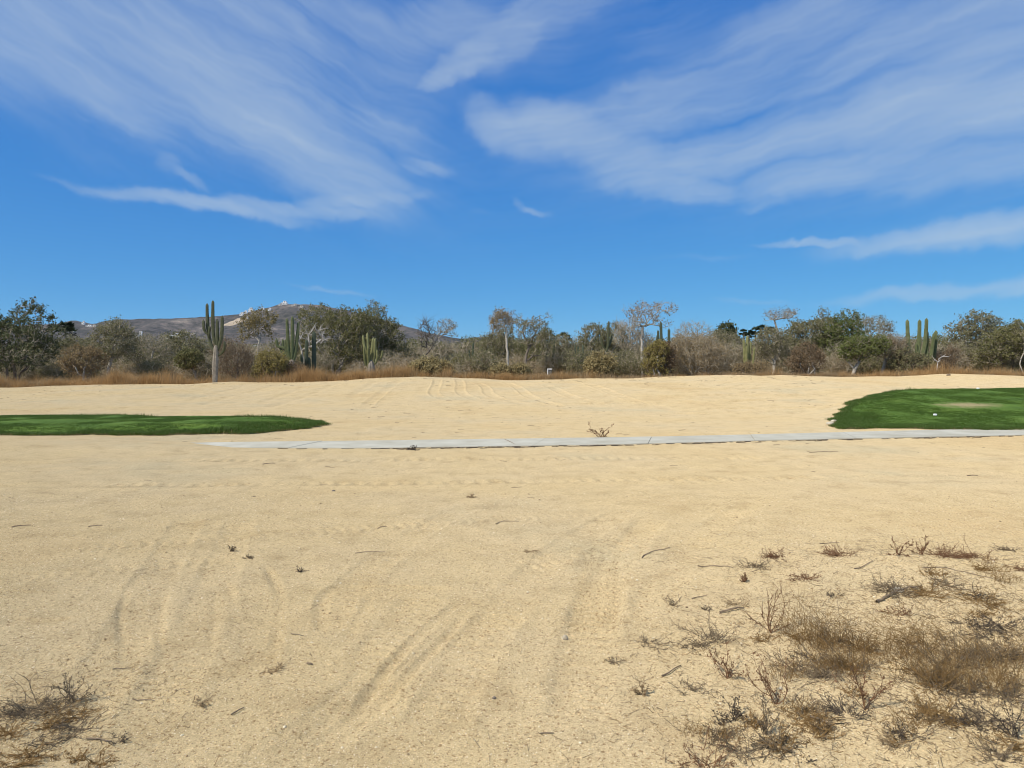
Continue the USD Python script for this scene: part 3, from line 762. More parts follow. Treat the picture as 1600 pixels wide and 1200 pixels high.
# ------------------------------------------------------------------ trees and bushes
def skeleton(rng, starts, pts, bf=.35, step=.4, jit=.09):
    """Joins crown points to the stems, each to the node that keeps the way to the root short. Returns positions, parents."""
    pos = [np.array(p, float) for p in starts[0]]
    par = [-1] + list(range(len(starts[0]) - 1))
    for s in starts[1:]:
        o = len(pos)
        pos += [np.array(p, float) for p in s]
        par += [-1] + list(range(o, o + len(s) - 1))
    cap = len(pos) + len(pts) * 8
    P = np.zeros((cap, 3))
    W = np.zeros(cap)
    n = len(pos)
    P[:n] = pos
    for i in range(n):
        W[i] = 0 if par[i] < 0 else W[par[i]] + np.linalg.norm(P[i] - P[par[i]])
    PA = np.full(cap, -1)
    PA[:n] = par
    tops = np.array([s[-1] for s in starts])
    order = np.argsort(np.min(np.linalg.norm(pts[:, None] - tops[None], axis=2), axis=1))
    root_ok = np.ones(cap, bool)
    for s0 in np.nonzero(PA[:n] < 0)[0]:
        root_ok[s0] = False
    for k in order:
        p = pts[k]
        d = P[:n] - p
        dist = np.sqrt((d * d).sum(1))
        cost = dist + bf * W[:n] + .5 * np.maximum(0, d[:, 2]) + np.where(root_ok[:n], 0, 9)
        j = int(np.argmin(cost))
        m = min(6, max(1, int(round(dist[j] / step))))
        a = P[j].copy()
        last = j
        up = np.array([0, 0, .10 * dist[j]])
        for q in range(1, m + 1):
            t = q / m
            c = a + (p - a) * t + up * math.sin(math.pi * t) * .6
            if q < m:
                c = c + rng.normal(size=3) * jit * dist[j] / m
            P[n] = c
            PA[n] = last
            W[n] = W[last] + np.linalg.norm(c - P[last])
            last = n
            n += 1
    return P[:n], PA[:n]


def crown_points(rng, blobs, n, hollow=.45):
    vol = np.array([b[3] * b[4] * b[5] for b in blobs])
    pick = rng.choice(len(blobs), n, p=vol / vol.sum())
    u = rng.normal(size=(n, 3))
    u /= np.linalg.norm(u, axis=1, keepdims=True)
    r = rng.uniform(hollow ** 3, 1, n) ** (1 / 3)
    b = np.array(blobs)[pick]
    return b[:, :3] + u * r[:, None] * b[:, 3:6]


KINDS = {
    # npts per m3-ish, twigs per tip, twig length, leaves per twig, leaf size, leaf material, twig material, bark material
    'green': dict(tips=230, twigs=6, tl=.45, lpt=9, ls=.062, leaf='olive', twig=M_TWIG_GREY, bark=M_BARK_GREY),
    'dark': dict(tips=230, twigs=6, tl=.45, lpt=10, ls=.065, leaf='dark', twig=M_BARK_DARK, bark=M_BARK_DARK),
    'grey': dict(tips=230, twigs=8, tl=.5, lpt=5, ls=.055, leaf='greyolive', twig=M_TWIG_GREY, bark=M_BARK_GREY),
    'airy': dict(tips=150, twigs=5, tl=.45, lpt=3, ls=.055, leaf='greyolive', twig=M_TWIG_GREY, bark=M_BARK_GREY),
    'bare': dict(tips=230, twigs=9, tl=.55, lpt=1, ls=.04, leaf='straw', twig=M_TWIG_GREY, bark=M_BARK_GREY),
    'bush': dict(tips=260, twigs=6, tl=.32, lpt=7, ls=.05, leaf='yellow', twig=M_TWIG_BROWN, bark=M_BARK_GREY),
}


def build_plant(path, rng, starts, blobs, k, r_tip=.011, bf=.35, e=2.3, hollow=.45, step=.4):
    pts = crown_points(rng, blobs, k['tips'], hollow)
    pts[:, 2] = np.maximum(pts[:, 2], .12)
    P, PA = skeleton(rng, starts, pts, bf, step)
    n = len(P)
    kids = np.bincount(PA[PA >= 0], minlength=n)
    R = np.where(kids == 0, r_tip ** e, 0.0)
    for i in range(n - 1, -1, -1):
        if PA[i] >= 0:
            R[PA[i]] += R[i]
    R = np.maximum(R, 1e-12) ** (1 / e)
    ch = np.nonzero(PA >= 0)[0]
    pa = PA[ch]
    r1 = R[ch]
    r0 = np.minimum(R[pa], r1 * 1.25)
    big = r1 > max(.035, r_tip * 2.6)
    if big.any():
        part(path, 'trunk', tubes(P[pa[big]], P[ch[big]], r0[big], r1[big], 7), k['bark'], smooth=True)
    small = ~big
    tips = np.nonzero((kids == 0))[0]
    nodes = np.concatenate([tips, ch[(r1 < r_tip * 2.2)]])
    nt = k['twigs']
    base = np.repeat(P[nodes], max(1, nt // 2), 0)
    dirp = P[nodes] - P[np.maximum(PA[nodes], 0)]
    dirp = dirp / np.maximum(np.linalg.norm(dirp, axis=1, keepdims=True), 1e-6)
    dd = np.repeat(dirp, max(1, nt // 2), 0) * .8 + rng.normal(size=base.shape) * .75 + np.array([0, 0, .25])
    dd /= np.linalg.norm(dd, axis=1, keepdims=True)
    ln = k['tl'] * rng.uniform(.4, 1.3, len(base))[:, None]
    mid = base + dd * ln * .5
    d2 = dd + rng.normal(size=dd.shape) * .35
    end = mid + d2 / np.linalg.norm(d2, axis=1, keepdims=True) * ln * .5
    rt = r_tip * .62
    one = np.ones(len(base))
    tw = join(tubes(P[pa[small]], P[ch[small]], r0[small], r1[small], 4), tubes(base, mid, one * rt, one * rt * .75, 3), tubes(mid, end, one * rt * .75, one * rt * .4, 3))
    part(path, 'branches', tw, k['twig'])
    if k['lpt']:
        m = k['lpt']
        t = rng.uniform(.15, 1.1, (len(base), m, 1))
        c = mid[:, None] + (end - mid)[:, None] * (t * 2 - 1).clip(-1, 1.2) + rng.normal(size=(len(base), m, 3)) * k['tl'] * .16
        # whole twigs are bare or full, so the crown has gaps
        full = rng.uniform(size=len(base)) < k.get('full', .85)
        c = c[full].reshape(-1, 3)
        if k['lpt'] < 2:
            c = c[rng.uniform(size=len(c)) < .5]
        part(path, 'foliage', leaves(rng, c, k['ls'], k.get('aspect', .6)), LEAF[k['leaf']])


def local(px, py, d, org):
    return at(px, py, d) - org


def plant(name, cat, label, d, base, blobs, kind, seed, fork=None, stems=1, group=None, depth=.8, lean=0, **over):
    """blobs: (px, py, half width px, half height px[, depth offset in m]); base: pixel column of the foot; fork: pixel where the trunk divides."""
    rng = np.random.default_rng(seed)
    k = {**KINDS[kind], **over}
    bx = (base - 800) / F * d
    org = np.array([bx, d, float(land(np.array([bx]), np.array([d]))[0]) - .05])
    s = d / F
    B = []
    for b in blobs:
        c = local(b[0], b[1], d, org)
        off = b[4] if len(b) > 4 else 0
        B.append((c[0], c[1] + off, c[2], b[2] * s, b[2] * s * depth, b[3] * s))
    path = thing(name, org, label, cat, group)
    top = np.mean([b[:3] for b in B], axis=0)
    starts = []
    for q in range(stems):
        a = rng.uniform(0, 6.28)
        f0 = np.array([math.cos(a), math.sin(a), 0]) * (0 if stems == 1 else rng.uniform(.05, .3) * k.get('foot', 1))
        if fork is not None and q == 0:
            t = local(fork[0], fork[1], d, org)
        else:
            t = f0 + (top - f0) * rng.uniform(.25, .4) + np.array([math.cos(a), math.sin(a), 0]) * rng.uniform(.2, .6) * (stems > 1)
        m = max(3, int(np.linalg.norm(t - f0) / .35))
        tt = np.linspace(0, 1, m + 1)[:, None]
        line = f0 + (t - f0) * tt + np.concatenate([np.zeros((1, 3)), rng.normal(size=(m, 3)) * .035 * k.get('wobble', 1)])
        starts.append(line)
    build_plant(path, rng, starts, B, k, k.get('r_tip', .0135), k.get('bf', .35), k.get('e', 2.2), k.get('hollow', .45), k.get('step', .4))
    return path


T = 'tree'
# --- left edge
plant('large_tree', T, 'big dark leafy tree filling the left edge of the scrub', 50, 20, [(20, 545, 62, 38), (-25, 500, 38, 32), (52, 508, 34, 34), (45, 475, 17, 15), (80, 530, 22, 22), (5, 520, 30, 30)], 'dark', 101, fork=(22, 565), stems=4, tips=460, lpt=11, leaf='dark', twig=M_TWIG_GREY, full=.8)
plant('large_tree', T, 'dark leafy tree cut by the left border, behind the big one', 55, -70, [(-70, 530, 70, 50), (-10, 490, 22, 22)], 'dark', 102, stems=3, tips=260)
plant('scrub_tree', T, 'olive twiggy tree with a pale leaning trunk right of the big dark tree', 52, 165, [(178, 535, 34, 26), (182, 515, 22, 13), (200, 555, 18, 15)], 'grey', 103, fork=(174, 560), tips=260, lpt=6, leaf='greyolive', bark=M_BARK_PALE)
plant('pale_bush', 'bush', 'wide yellowish twiggy bush between the big dark tree and the leaning trunk', 49, 132, [(130, 565, 34, 25)], 'bush', 104, stems=6, leaf='straw', lpt=5, twigs=8, tips=300)
plant('scrub_tree', T, 'grey thicket with white forked stems left of the tall cactus', 56, 237, [(235, 553, 34, 30), (215, 540, 14, 16)], 'bare', 105, fork=(240, 548), stems=3, leaf='greyolive', lpt=4, bark=M_BARK_PALE)
plant('scrub_tree', T, 'rounded olive tree with the white hillside building above it', 60, 285, [(285, 545, 36, 24), (270, 532, 18, 12), (310, 550, 20, 22)], 'green', 106, stems=2, leaf='greyolive', lpt=8)
plant('green_bush', 'bush', 'small fresh green bush just left of the tall cactus', 52, 297, [(296, 563, 20, 16)], 'bush', 107, stems=4, leaf='olive', lpt=8)
plant('scrub_tree', T, 'dark brown tangled thicket right behind the tall cactus', 51, 368, [(362, 560, 30, 28), (382, 568, 16, 18), (350, 545, 15, 15)], 'bare', 108, fork=(370, 570), stems=3, tips=260, twig=M_TWIG_BROWN, bark=M_BARK_DARK, leaf='brown', lpt=3)
plant('slender_tree', T, 'slender tree with golden olive crown standing before the summit', 62, 403, [(398, 510, 24, 20), (412, 500, 20, 16), (384, 520, 12, 14), (418, 520, 11, 12)], 'green', 109, fork=(403, 540), stems=2, leaf='gold', lpt=6, tips=170, full=.75, ls=.065)
plant('scrub_tree', T, 'low grey bare thicket under the slender golden tree', 60, 410, [(410, 562, 38, 22)], 'bare', 110, stems=4)
plant('yellow_bush', 'bush', 'round yellow green bush in front of the second cactus', 47, 425, [(424, 574, 27, 25), (412, 582, 15, 15)], 'bush', 111, stems=6, leaf='yellow', tips=380, lpt=8, ls=.045)
plant('dry_bush', 'bush', 'brown dry bush leaning against the yellow green bush', 47.5, 457, [(457, 584, 20, 15)], 'bush', 112, stems=5, leaf='brown', tips=200, lpt=4)
plant('white_branched_tree', T, 'leafless tree with white crooked limbs beside the dark cactus columns', 52, 482, [(488, 525, 24, 18), (470, 520, 12, 14), (505, 520, 12, 12)], 'bare', 113, fork=(472, 548), tips=46, twigs=3, lpt=0, bark=M_BARK_PALE, twig=M_TWIG_PALE, r_tip=.02, bf=.2)
plant('broad_tree', T, 'broad dense olive tree, largest of the middle left', 57, 525, [(520, 528, 52, 40), (500, 500, 36, 22), (545, 505, 40, 22), (480, 545, 25, 30), (555, 545, 40, 32)], 'green', 114, stems=4, tips=620, lpt=9, leaf='olive')
plant('broad_tree', T, 'olive tree with an open feathery top above the yellow cactus', 59, 592, [(590, 520, 34, 30), (592, 482, 17, 15), (575, 505, 24, 20), (612, 530, 22, 26)], 'green', 115, stems=2, tips=380, leaf='olive', lpt=7)
plant('scrub_tree', T, 'low dense olive thicket behind the yellow cactus', 60, 600, [(600, 562, 50, 26)], 'green', 116, stems=4, leaf='greyolive', lpt=6, tips=320)
plant('dead_tree', T, 'dark leafless tree with upright broom of twigs', 58, 664, [(663, 520, 10, 24), (655, 525, 7, 18), (672, 528, 9, 20), (680, 535, 6, 10)], 'bare', 117, fork=(664, 556), tips=75, twigs=6, lpt=0, bark=M_BARK_DARK, twig=M_BARK_DARK, bf=.15, tl=.8, r_tip=.018)
plant('airy_tree', T, 'small open crown of sparse leaves right of the dark leafless tree', 75, 690, [(697, 512, 17, 13), (688, 520, 9, 10), (707, 518, 9, 10)], 'airy', 118, fork=(690, 545), tips=110, lpt=3, ls=.06, leaf='straw')
plant('scrub_tree', T, 'grey brown leafless thicket behind the cream bush', 63, 700, [(700, 560, 48, 22), (660, 560, 26, 22), (735, 558, 28, 20)], 'bare', 119, stems=6, tips=420, twig=M_TWIG_GREY)
plant('cream_bush', 'bush', 'low wide cream coloured bush on the crest, middle of the bank', 46.5, 672, [(672, 579, 34, 17), (652, 583, 20, 11), (694, 583, 17, 11)], 'bush', 120, stems=8, leaf='cream', tips=430, lpt=11, ls=.058, full=1.0, twig=M_TWIG_GREY, tl=.25)
plant('yellow_bush', 'bush', 'faint yellow bush between the cream bush and the pale slender trunk', 56, 720, [(720, 569, 14, 10)], 'bush', 121, stems=4, leaf='yellow', tips=130)
plant('slender_tree', T, 'tree with a pale slender bare trunk and small brownish crown', 50, 795, [(782, 503, 15, 15), (792, 497, 12, 10), (772, 512, 7, 10), (799, 508, 6, 10)], 'airy', 122, fork=(791, 520), tips=130, lpt=3, leaf='straw', twigs=6, bark=M_BARK_PALE, twig=M_TWIG_GREY, wobble=.6, r_tip=.013)
plant('scrub_tree', T, 'olive tree behind the pale slender trunk', 58, 770, [(775, 545, 26, 26), (790, 525, 15, 14)], 'green', 123, stems=3, leaf='greyolive', lpt=6, tips=260)
plant('dark_limbed_tree', T, 'tree with dark forking limbs and a lobe reaching up to the right', 53, 822, [(830, 520, 26, 22), (850, 500, 13, 11), (815, 505, 16, 13), (842, 540, 22, 22)], 'airy', 124, fork=(822, 555), tips=230, lpt=5, bark=M_BARK_DARK, leaf='greyolive', twig=M_TWIG_GREY)
plant('scrub_tree', T, 'green tree in front of the thin twin cactus columns', 62, 852, [(853, 535, 18, 22), (850, 560, 24, 24)], 'green', 125, stems=3, leaf='olive')
plant('cream_bush', 'bush', 'small pale bush at the foot of the pale slender trunk', 46.5, 780, [(782, 582, 14, 9)], 'bush', 126, stems=5, leaf='cream', tips=150, lpt=9, ls=.055)
plant('cream_bush', 'bush', 'small pale bush between the slender trunk and the white cabinet', 46.8, 812, [(812, 581, 15, 9)], 'bush', 127, stems=5, leaf='cream', tips=160, lpt=9, ls=.055)
plant('scrub_tree', T, 'grey olive thicket behind the white cabinet', 56, 888, [(886, 560, 26, 25), (880, 540, 20, 14)], 'grey', 128, stems=4, lpt=4)
plant('scrub_tree', T, 'rounded grey olive tree behind the small forked cactus', 60, 932, [(930, 535, 28, 28), (915, 550, 20, 24), (960, 530, 24, 24)], 'green', 129, stems=3, leaf='greyolive', lpt=6, tips=380)
plant('cream_bush', 'bush', 'round cream and green bush in front of the small forked cactus', 46.6, 940, [(938, 572, 22, 18), (930, 578, 14, 12)], 'bush', 130, stems=7, leaf='cream', tips=380, lpt=11, ls=.058, full=1.0, twig=M_TWIG_GREY)
plant('umbrella_tree', T, 'tall bare limbed tree with a thin umbrella shaped crown', 56, 1003, [(1013, 482, 28, 10), (988, 490, 18, 8), (1040, 482, 17, 10), (1008, 500, 26, 12), (1035, 505, 14, 10)], 'airy', 131, fork=(1003, 530), stems=1, tips=220, lpt=2, leaf='pink', bf=.2, twig=M_TWIG_GREY, bark=M_BARK_GREY, tl=.4)
plant('scrub_tree', T, 'grey violet leafless tree under the umbrella crown', 58, 985, [(982, 525, 25, 24), (970, 512, 14, 12), (1000, 545, 26, 26)], 'bare', 132, stems=3, tips=380)
plant('vine_bush', 'bush', 'tall bush, yellow green at left and rust at right, holding cactus columns', 49, 1030, [(1022, 563, 17, 25), (1030, 550, 14, 16)], 'bush', 133, stems=6, leaf='yellow', tips=300, lpt=7)
plant('vine_bush', 'bush', 'rust brown dry bush hugging the columns behind the yellow green bush', 49.3, 1044, [(1043, 562, 11, 26)], 'bush', 134, stems=4, leaf='brown', tips=220, lpt=6)
plant('grey_shrub', 'bush', 'very wide pale grey brown shrub right of the bush with cactus columns', 51, 1088, [(1085, 555, 42, 33), (1065, 550, 22, 26), (1120, 560, 26, 28)], 'bare', 135, stems=9, tips=640, leaf='straw', lpt=4, twig=M_TWIG_GREY)
plant('airy_tree', T, 'bluish leafless tree rising behind the very wide shrub', 80, 1085, [(1085, 515, 26, 13), (1065, 522, 14, 9), (1108, 522, 14, 9)], 'bare', 136, fork=(1085, 545), tips=150, twigs=6)
plant('dark_tree', T, 'small black green treetop behind the wide grey shrub', 85, 1136, [(1136, 515, 13, 9), (1128, 524, 12, 10), (1140, 535, 18, 14)], 'dark', 137, stems=2, tips=150, ls=.11)
plant('scrub_tree', T, 'grey olive thicket between the wide shrub and the yellow column cactus', 58, 1140, [(1138, 550, 24, 30), (1120, 540, 18, 20)], 'grey', 138, stems=4, lpt=4, tips=330)
plant('cream_bush', 'bush', 'low pale bush at the foot of the yellow column cactus', 46.8, 1172, [(1170, 578, 22, 9), (1185, 575, 14, 8)], 'bush', 139, stems=6, leaf='straw', tips=220, lpt=5, ls=.04)
plant('scrub_tree', T, 'grey tree with white forked trunk right of the yellow column cactus', 53, 1209, [(1205, 535, 22, 22), (1190, 550, 16, 22), (1220, 545, 14, 22)], 'grey', 140, fork=(1210, 556), stems=2, bark=M_BARK_PALE, lpt=4, tips=260)
plant('umbrella_tree', T, 'thin flat topped leafless tree above the grey forked tree', 62, 1220, [(1220, 492, 25, 7), (1205, 497, 13, 6), (1236, 493, 14, 6)], 'airy', 141, fork=(1216, 520), tips=110, lpt=2, leaf='pink', bf=.2)
plant('scrub_tree', T, 'dense grey green tree left of the brightest green tree', 57, 1262, [(1262, 530, 38, 30), (1235, 545, 24, 26), (1290, 520, 22, 26), (1285, 498, 9, 12)], 'green', 142, stems=3, tips=460, leaf='greyolive', lpt=8)
plant('rust_bush', 'bush', 'reddish brown twiggy bush below the dense grey green tree', 49, 1262, [(1262, 562, 27, 24), (1245, 570, 16, 14)], 'bush', 143, stems=6, leaf='brown', tips=330, lpt=4, twig=M_TWIG_BROWN)
plant('broad_tree', T, 'tall mid green tree, brightest of the right half', 56, 1318, [(1318, 520, 28, 30), (1325, 500, 16, 14), (1300, 540, 26, 32), (1335, 545, 18, 28)], 'green', 144, stems=3, tips=460, leaf='green', lpt=8)
plant('airy_tree', T, 'pale grey airy tree right of the tall mid green tree', 60, 1362, [(1365, 510, 26, 15), (1345, 500, 8, 10), (1385, 515, 10, 12)], 'airy', 145, fork=(1360, 540), tips=190, lpt=2, twigs=7)
plant('leaning_tree', T, 'low spreading green tree on a leaning trunk behind the right green', 49, 1324, [(1345, 545, 28, 17), (1330, 552, 18, 13), (1368, 540, 18, 15)], 'green', 146, fork=(1344, 562), tips=330, leaf='green', lpt=7, bark=M_BARK_GREY)
plant('leaning_tree', T, 'grey red thicket on pale leaning stems left of the three column cactus', 50, 1375, [(1392, 545, 24, 20), (1380, 535, 16, 13), (1405, 555, 14, 18)], 'bare', 147, fork=(1384, 562), tips=260, leaf='brown', lpt=3, bark=M_BARK_PALE)
plant('green_bush', 'bush', 'dark green and brown shrub wrapping the foot of the three column cactus', 49, 1430, [(1428, 572, 32, 17), (1440, 566, 18, 9), (1410, 564, 14, 18)], 'bush', 148, stems=6, leaf='greyolive', tips=380, lpt=6, twig=M_TWIG_BROWN)
plant('grey_shrub', 'bush', 'brown twiggy shrub right of the three column cactus', 50.5, 1465, [(1467, 566, 22, 15), (1486, 556, 12, 14)], 'bare', 149, stems=5, leaf='brown', lpt=3, tips=260, twig=M_TWIG_BROWN)
plant('white_branched_tree', T, 'bleached white zigzag dead branches at the edge of the brown shrub', 47.6, 1460, [(1476, 560, 9, 7), (1464, 563, 7, 5), (1482, 556, 4, 4)], 'bare', 150, fork=(1463, 578), tips=7, twigs=2, lpt=0, bark=M_BARK_PALE, twig=M_TWIG_PALE, r_tip=.022, bf=.1, tl=.3, wobble=1.6)
plant('broad_tree', T, 'grey topped olive tree, tallest right of the three column cactus', 57, 1530, [(1528, 510, 30, 22), (1505, 520, 24, 20), (1550, 525, 24, 26), (1520, 545, 40, 32)], 'green', 151, stems=3, tips=520, leaf='greyolive', lpt=6)
plant('broad_tree', T, 'olive tree with dark trunk near the right border', 52, 1583, [(1570, 540, 32, 24), (1595, 525, 26, 24), (1550, 555, 22, 18)], 'green', 152, fork=(1582, 562), stems=2, tips=420, leaf='olive', lpt=7, bark=M_BARK_DARK)
plant('broad_tree', T, 'pale stemmed olive tree cut by the right border', 51, 1600, [(1625, 530, 36, 32), (1650, 550, 40, 30)], 'green', 153, fork=(1594, 570), stems=3, tips=320, leaf='greyolive', bark=M_BARK_PALE)
plant('scrub_tree', T, 'grey thicket with pale stems left of the dark trunk near the right border', 55, 1492, [(1490, 560, 24, 24), (1510, 565, 22, 18)], 'grey', 154, fork=(1488, 562), stems=3, bark=M_BARK_PALE, lpt=4)


plant('scrub_tree', T, 'olive tree in front of the two fan palms, right of the big dark tree', 58, 112, [(112, 552, 26, 24), (100, 545, 16, 16), (135, 548, 18, 18)], 'green', 155, stems=3, leaf='greyolive', lpt=6, tips=300)


# --- distant palms
def palm(px, py, d, label, n=18, size=1.7, seed=0):
    rng = np.random.default_rng(seed)
    c = at(px, py, d)
    z0 = float(land(np.array([c[0]]), np.array([d]))[0])
    t = thing('fan_palm', (c[0], d, z0), label, 'palm', None)
    h = c[2] - z0
    size = size * .62
    m = 8
    zz = np.linspace(0, h, m + 1)
    pts = np.column_stack([.12 * np.sin(zz * .5), np.zeros(m + 1), zz])
    part(t, 'trunk', tubes(pts[:-1], pts[1:], np.linspace(.15, .09, m), np.linspace(.145, .085, m), 8), M_BARK_DARK, smooth=True)
    for k in range(n):
        a, e = rng.uniform(0, 6.28), rng.uniform(-.5, 1.25)
        o = np.array([math.cos(a) * math.cos(e), math.sin(a) * math.cos(e), math.sin(e)])
        side = np.cross(o, [0, 0, 1.0])
        side /= np.linalg.norm(side)
        up = np.cross(side, o)
        st = pts[-1] + o * size * .55 * rng.uniform(.8, 1.1)
        V, Fc = [], []
        for j, b in enumerate(np.linspace(-1.25, 1.25, 11)):
            dr = o * math.cos(b) + side * math.sin(b)
            tip = st + dr * size * .62 - np.array([0, 0, .22 * size * abs(b)])
            w = side * math.cos(b) - o * math.sin(b)
            V += [st, st + dr * size * .3 + w * .06 * size + up * .02, tip, st + dr * size * .3 - w * .06 * size + up * .02]
            Fc += [[4 * j, 4 * j + 1, 4 * j + 2], [4 * j, 4 * j + 2, 4 * j + 3]]
        V, Fc = np.array(V), np.array(Fc)
        V, Fc = join((V, Fc), tubes(pts[-1:], st[None], np.array([.025]), np.array([.015]), 3))
        part(t, 'frond', (V, Fc), M_PALM)


palm(101, 513, 82, 'dark fan palm showing over the right shoulder of the big left tree', seed=1)
palm(109, 520, 86, 'lower fan palm right beside the one at the big left tree', 14, 1.4, 2)
palm(880, 529, 95, 'dark fan palm far behind the grey thicket over the white cabinet', 16, 1.7, 3)
for i, (px, py, s) in enumerate([(1162, 518, 1.2), (1170, 520, 1.5), (1180, 516, 1.6), (1190, 513, 1.5), (1199, 515, 1.4), (1206, 514, 1.3)]):
    palm(px, py + 3, 100 + 3 * i, ['first and lowest of the dark palms in a row over the yellow column cactus', 'second dark palm from the left in the row over the yellow column cactus', 'third dark palm from the left in the row over the yellow column cactus',
                              'highest dark palm of the row over the yellow column cactus', 'second dark palm from the right end of the row above the grey thicket', 'last dark palm at the right end of the row above the grey thicket'][i], 15, s, 10 + i)


# --- cacti
def column(path_pts, r, ribs=12, taper=.75, close_base=False):
    """A fluted cactus column swept along a smooth line, with a rounded tip."""
    P = np.array(path_pts, float)
    seg = np.concatenate([[0], np.cumsum(np.linalg.norm(np.diff(P, axis=0), axis=1))])
    n = max(10, int(seg[-1] / .12))
    s = np.linspace(0, seg[-1], n)
    from scipy.interpolate import PchipInterpolator
    C = np.column_stack([PchipInterpolator(seg, P[:, k])(s) for k in range(3)])
    tan = np.gradient(C, axis=0)
    tan /= np.linalg.norm(tan, axis=1, keepdims=True)
    end = seg[-1] - s
    rad = r * np.sqrt(np.clip(1 - np.clip(1 - end / (r * 1.6), 0, 1) ** 2, .02, 1)) * (1 - .10 * np.cos(np.clip(s / seg[-1], 0, 1) * 6.28))
    rad *= np.where(s < .35, taper + (1 - taper) * s / .35, 1)
    m = ribs * 2
    a = np.arange(m) * 2 * np.pi / m
    fl = np.where(np.arange(m) % 2 == 0, 1.0, .82)
    x = np.cross(tan, [0, 1.0, 0.05])
    x /= np.linalg.norm(x, axis=1, keepdims=True)
    y = np.cross(tan, x)
    V = C[:, None] + (x[:, None] * np.cos(a)[None, :, None] + y[:, None] * np.sin(a)[None, :, None]) * (rad[:, None] * fl[None])[..., None]
    V = np.vstack([V.reshape(-1, 3), C[-1:] + tan[-1:] * .02])
    i = np.arange((n - 1) * m).reshape(n - 1, m)
    j = np.roll(i, -1, 1)
    Fc = np.concatenate([np.stack([i, i + m, j + m], -1).reshape(-1, 3), np.stack([i, j + m, j], -1).reshape(-1, 3)])
    k = (n - 1) * m + np.arange(m)
    Fc = np.vstack([Fc, np.stack([k, np.full(m, n * m), np.roll(k, -1)], -1)])
    return V, Fc


def cactus(label, d, base, trunk, arms, skin, seed):
    """trunk: list of pixels from the foot up and its half width in pixels; arms: (pixels from the joint to the tip, half width)."""
    rng = np.random.default_rng(seed)
    bx = (base - 800) / F * d
    org = np.array([bx, d, float(land(np.array([bx]), np.array([d]))[0]) - .08])
    t = thing('column_cactus', org, label, 'cactus')
    s = d / F
    if trunk:
        pts = [local(x, y, d, org) for x, y in trunk[0]]
        pts[0][2] = 0
        part(t, 'trunk', column(pts, trunk[1] * s, 9, 1.1), M_CACTUS_WOOD, smooth=35)
    for px, r in arms:
        off = rng.uniform(-.35, .35)
        pts = [local(x, y, d, org) + np.array([0, off * (q / max(1, len(px) - 1)), 0]) for q, (x, y) in enumerate(px)]
        if not trunk:
            pts[0][2] = min(pts[0][2], 0)
        part(t, 'arm', column(pts, r * s, 11), skin, smooth=35)


cactus('tallest cactus with grey trunk and candelabra of arms at the left', 45.6, 336, ([(336, 604), (336, 578), (337, 555), (338, 538)], 4.2), [
    ([(337, 552), (332, 545), (327, 534), (323, 515), (321, 495), (320, 473)], 2.5), ([(324, 522), (320, 518), (318, 508), (317.5, 499)], 2.1), ([(325, 527), (327, 520), (327.5, 509)], 2.0),
    ([(338, 540), (334, 530), (332.5, 515), (332, 490), (332, 469)], 2.5), ([(339, 545), (339, 528), (338.5, 512), (338, 498)], 2.5),
    ([(340, 548), (343, 538), (346, 525), (347, 510), (347, 493)], 2.5), ([(341, 556), (348, 551), (352, 545), (353, 533)], 1.9)], M_CACTUS, 201)
cactus('second cactus with many green arms behind the yellow bush', 50, 456, ([(456, 592), (456, 572), (456, 560)], 5), [
    ([(455, 566), (451, 548), (450, 525), (449, 497)], 2.4), ([(456, 566), (457, 540), (457, 494)], 2.6), ([(458, 566), (462, 545), (464, 520), (465, 502)], 2.4),
    ([(454, 560), (446, 548), (441, 540), (441, 529)], 1.9), ([(452, 556), (446, 545), (434, 540), (433, 528)], 2.1), ([(455, 562), (447, 550), (446, 530)], 2.0), ([(452, 560), (440, 548), (436, 541)], 2.0)], M_CACTUS_GREEN, 202)
cactus('dark pair of thick cactus columns in front of the white limbed tree', 51, 485, None, [
    ([(478, 592), (478, 560), (478, 530)], 2.8), ([(491, 592), (491, 560), (491, 518)], 3.2), ([(472, 592), (473, 570), (472, 553)], 2.4), ([(484, 592), (484, 575), (484, 558)], 2.4)], M_CACTUS_DARK, 203)
cactus('yellowish much branched cactus on a broad grey trunk, left of the cream bush', 47.5, 578, ([(580, 596), (580, 580), (580, 562)], 5.5), [
    ([(574, 570), (572, 552), (568, 535), (567, 523)], 2.0), ([(578, 568), (574, 545), (573, 519)], 2.0), ([(580, 568), (581, 548), (583, 527)], 2.0), ([(584, 566), (586, 548), (587, 528)], 2.1),
    ([(576, 575), (576, 556), (577, 540)], 2.1), ([(585, 570), (590, 558), (590, 546)], 1.8), ([(572, 572), (570, 556), (570, 542)], 1.8), ([(588, 562), (596, 558), (598, 547)], 1.4)], M_CACTUS_YEL, 204)
cactus('thin twin cactus columns right of the dark limbed tree', 55, 860, None, [([(854, 590), (854, 560), (853.5, 531)], 1.4), ([(863, 590), (864, 560), (866, 531)], 1.7)], M_CACTUS, 205)
cactus('cluster of short cactus columns half hidden in the grey thicket', 54, 905, None, [([(899, 590), (899, 565), (899, 537)], 1.3), ([(903, 590), (903, 565), (903, 540)], 1.6), ([(911, 590), (911, 562), (911.5, 538)], 1.5), ([(907, 590), (907, 548)], 1.3)], M_CACTUS_DARK, 206)
cactus('small forked cactus with one arm each side above the cream bush', 51, 946, ([(946, 592), (946, 565), (947, 548)], 2.7), [([(947, 552), (950, 535), (950.5, 502)], 1.9), ([(946, 546), (941, 538), (939, 524)], 1.6), ([(949, 544), (954, 534), (956.5, 520)], 1.8)], M_CACTUS, 207)
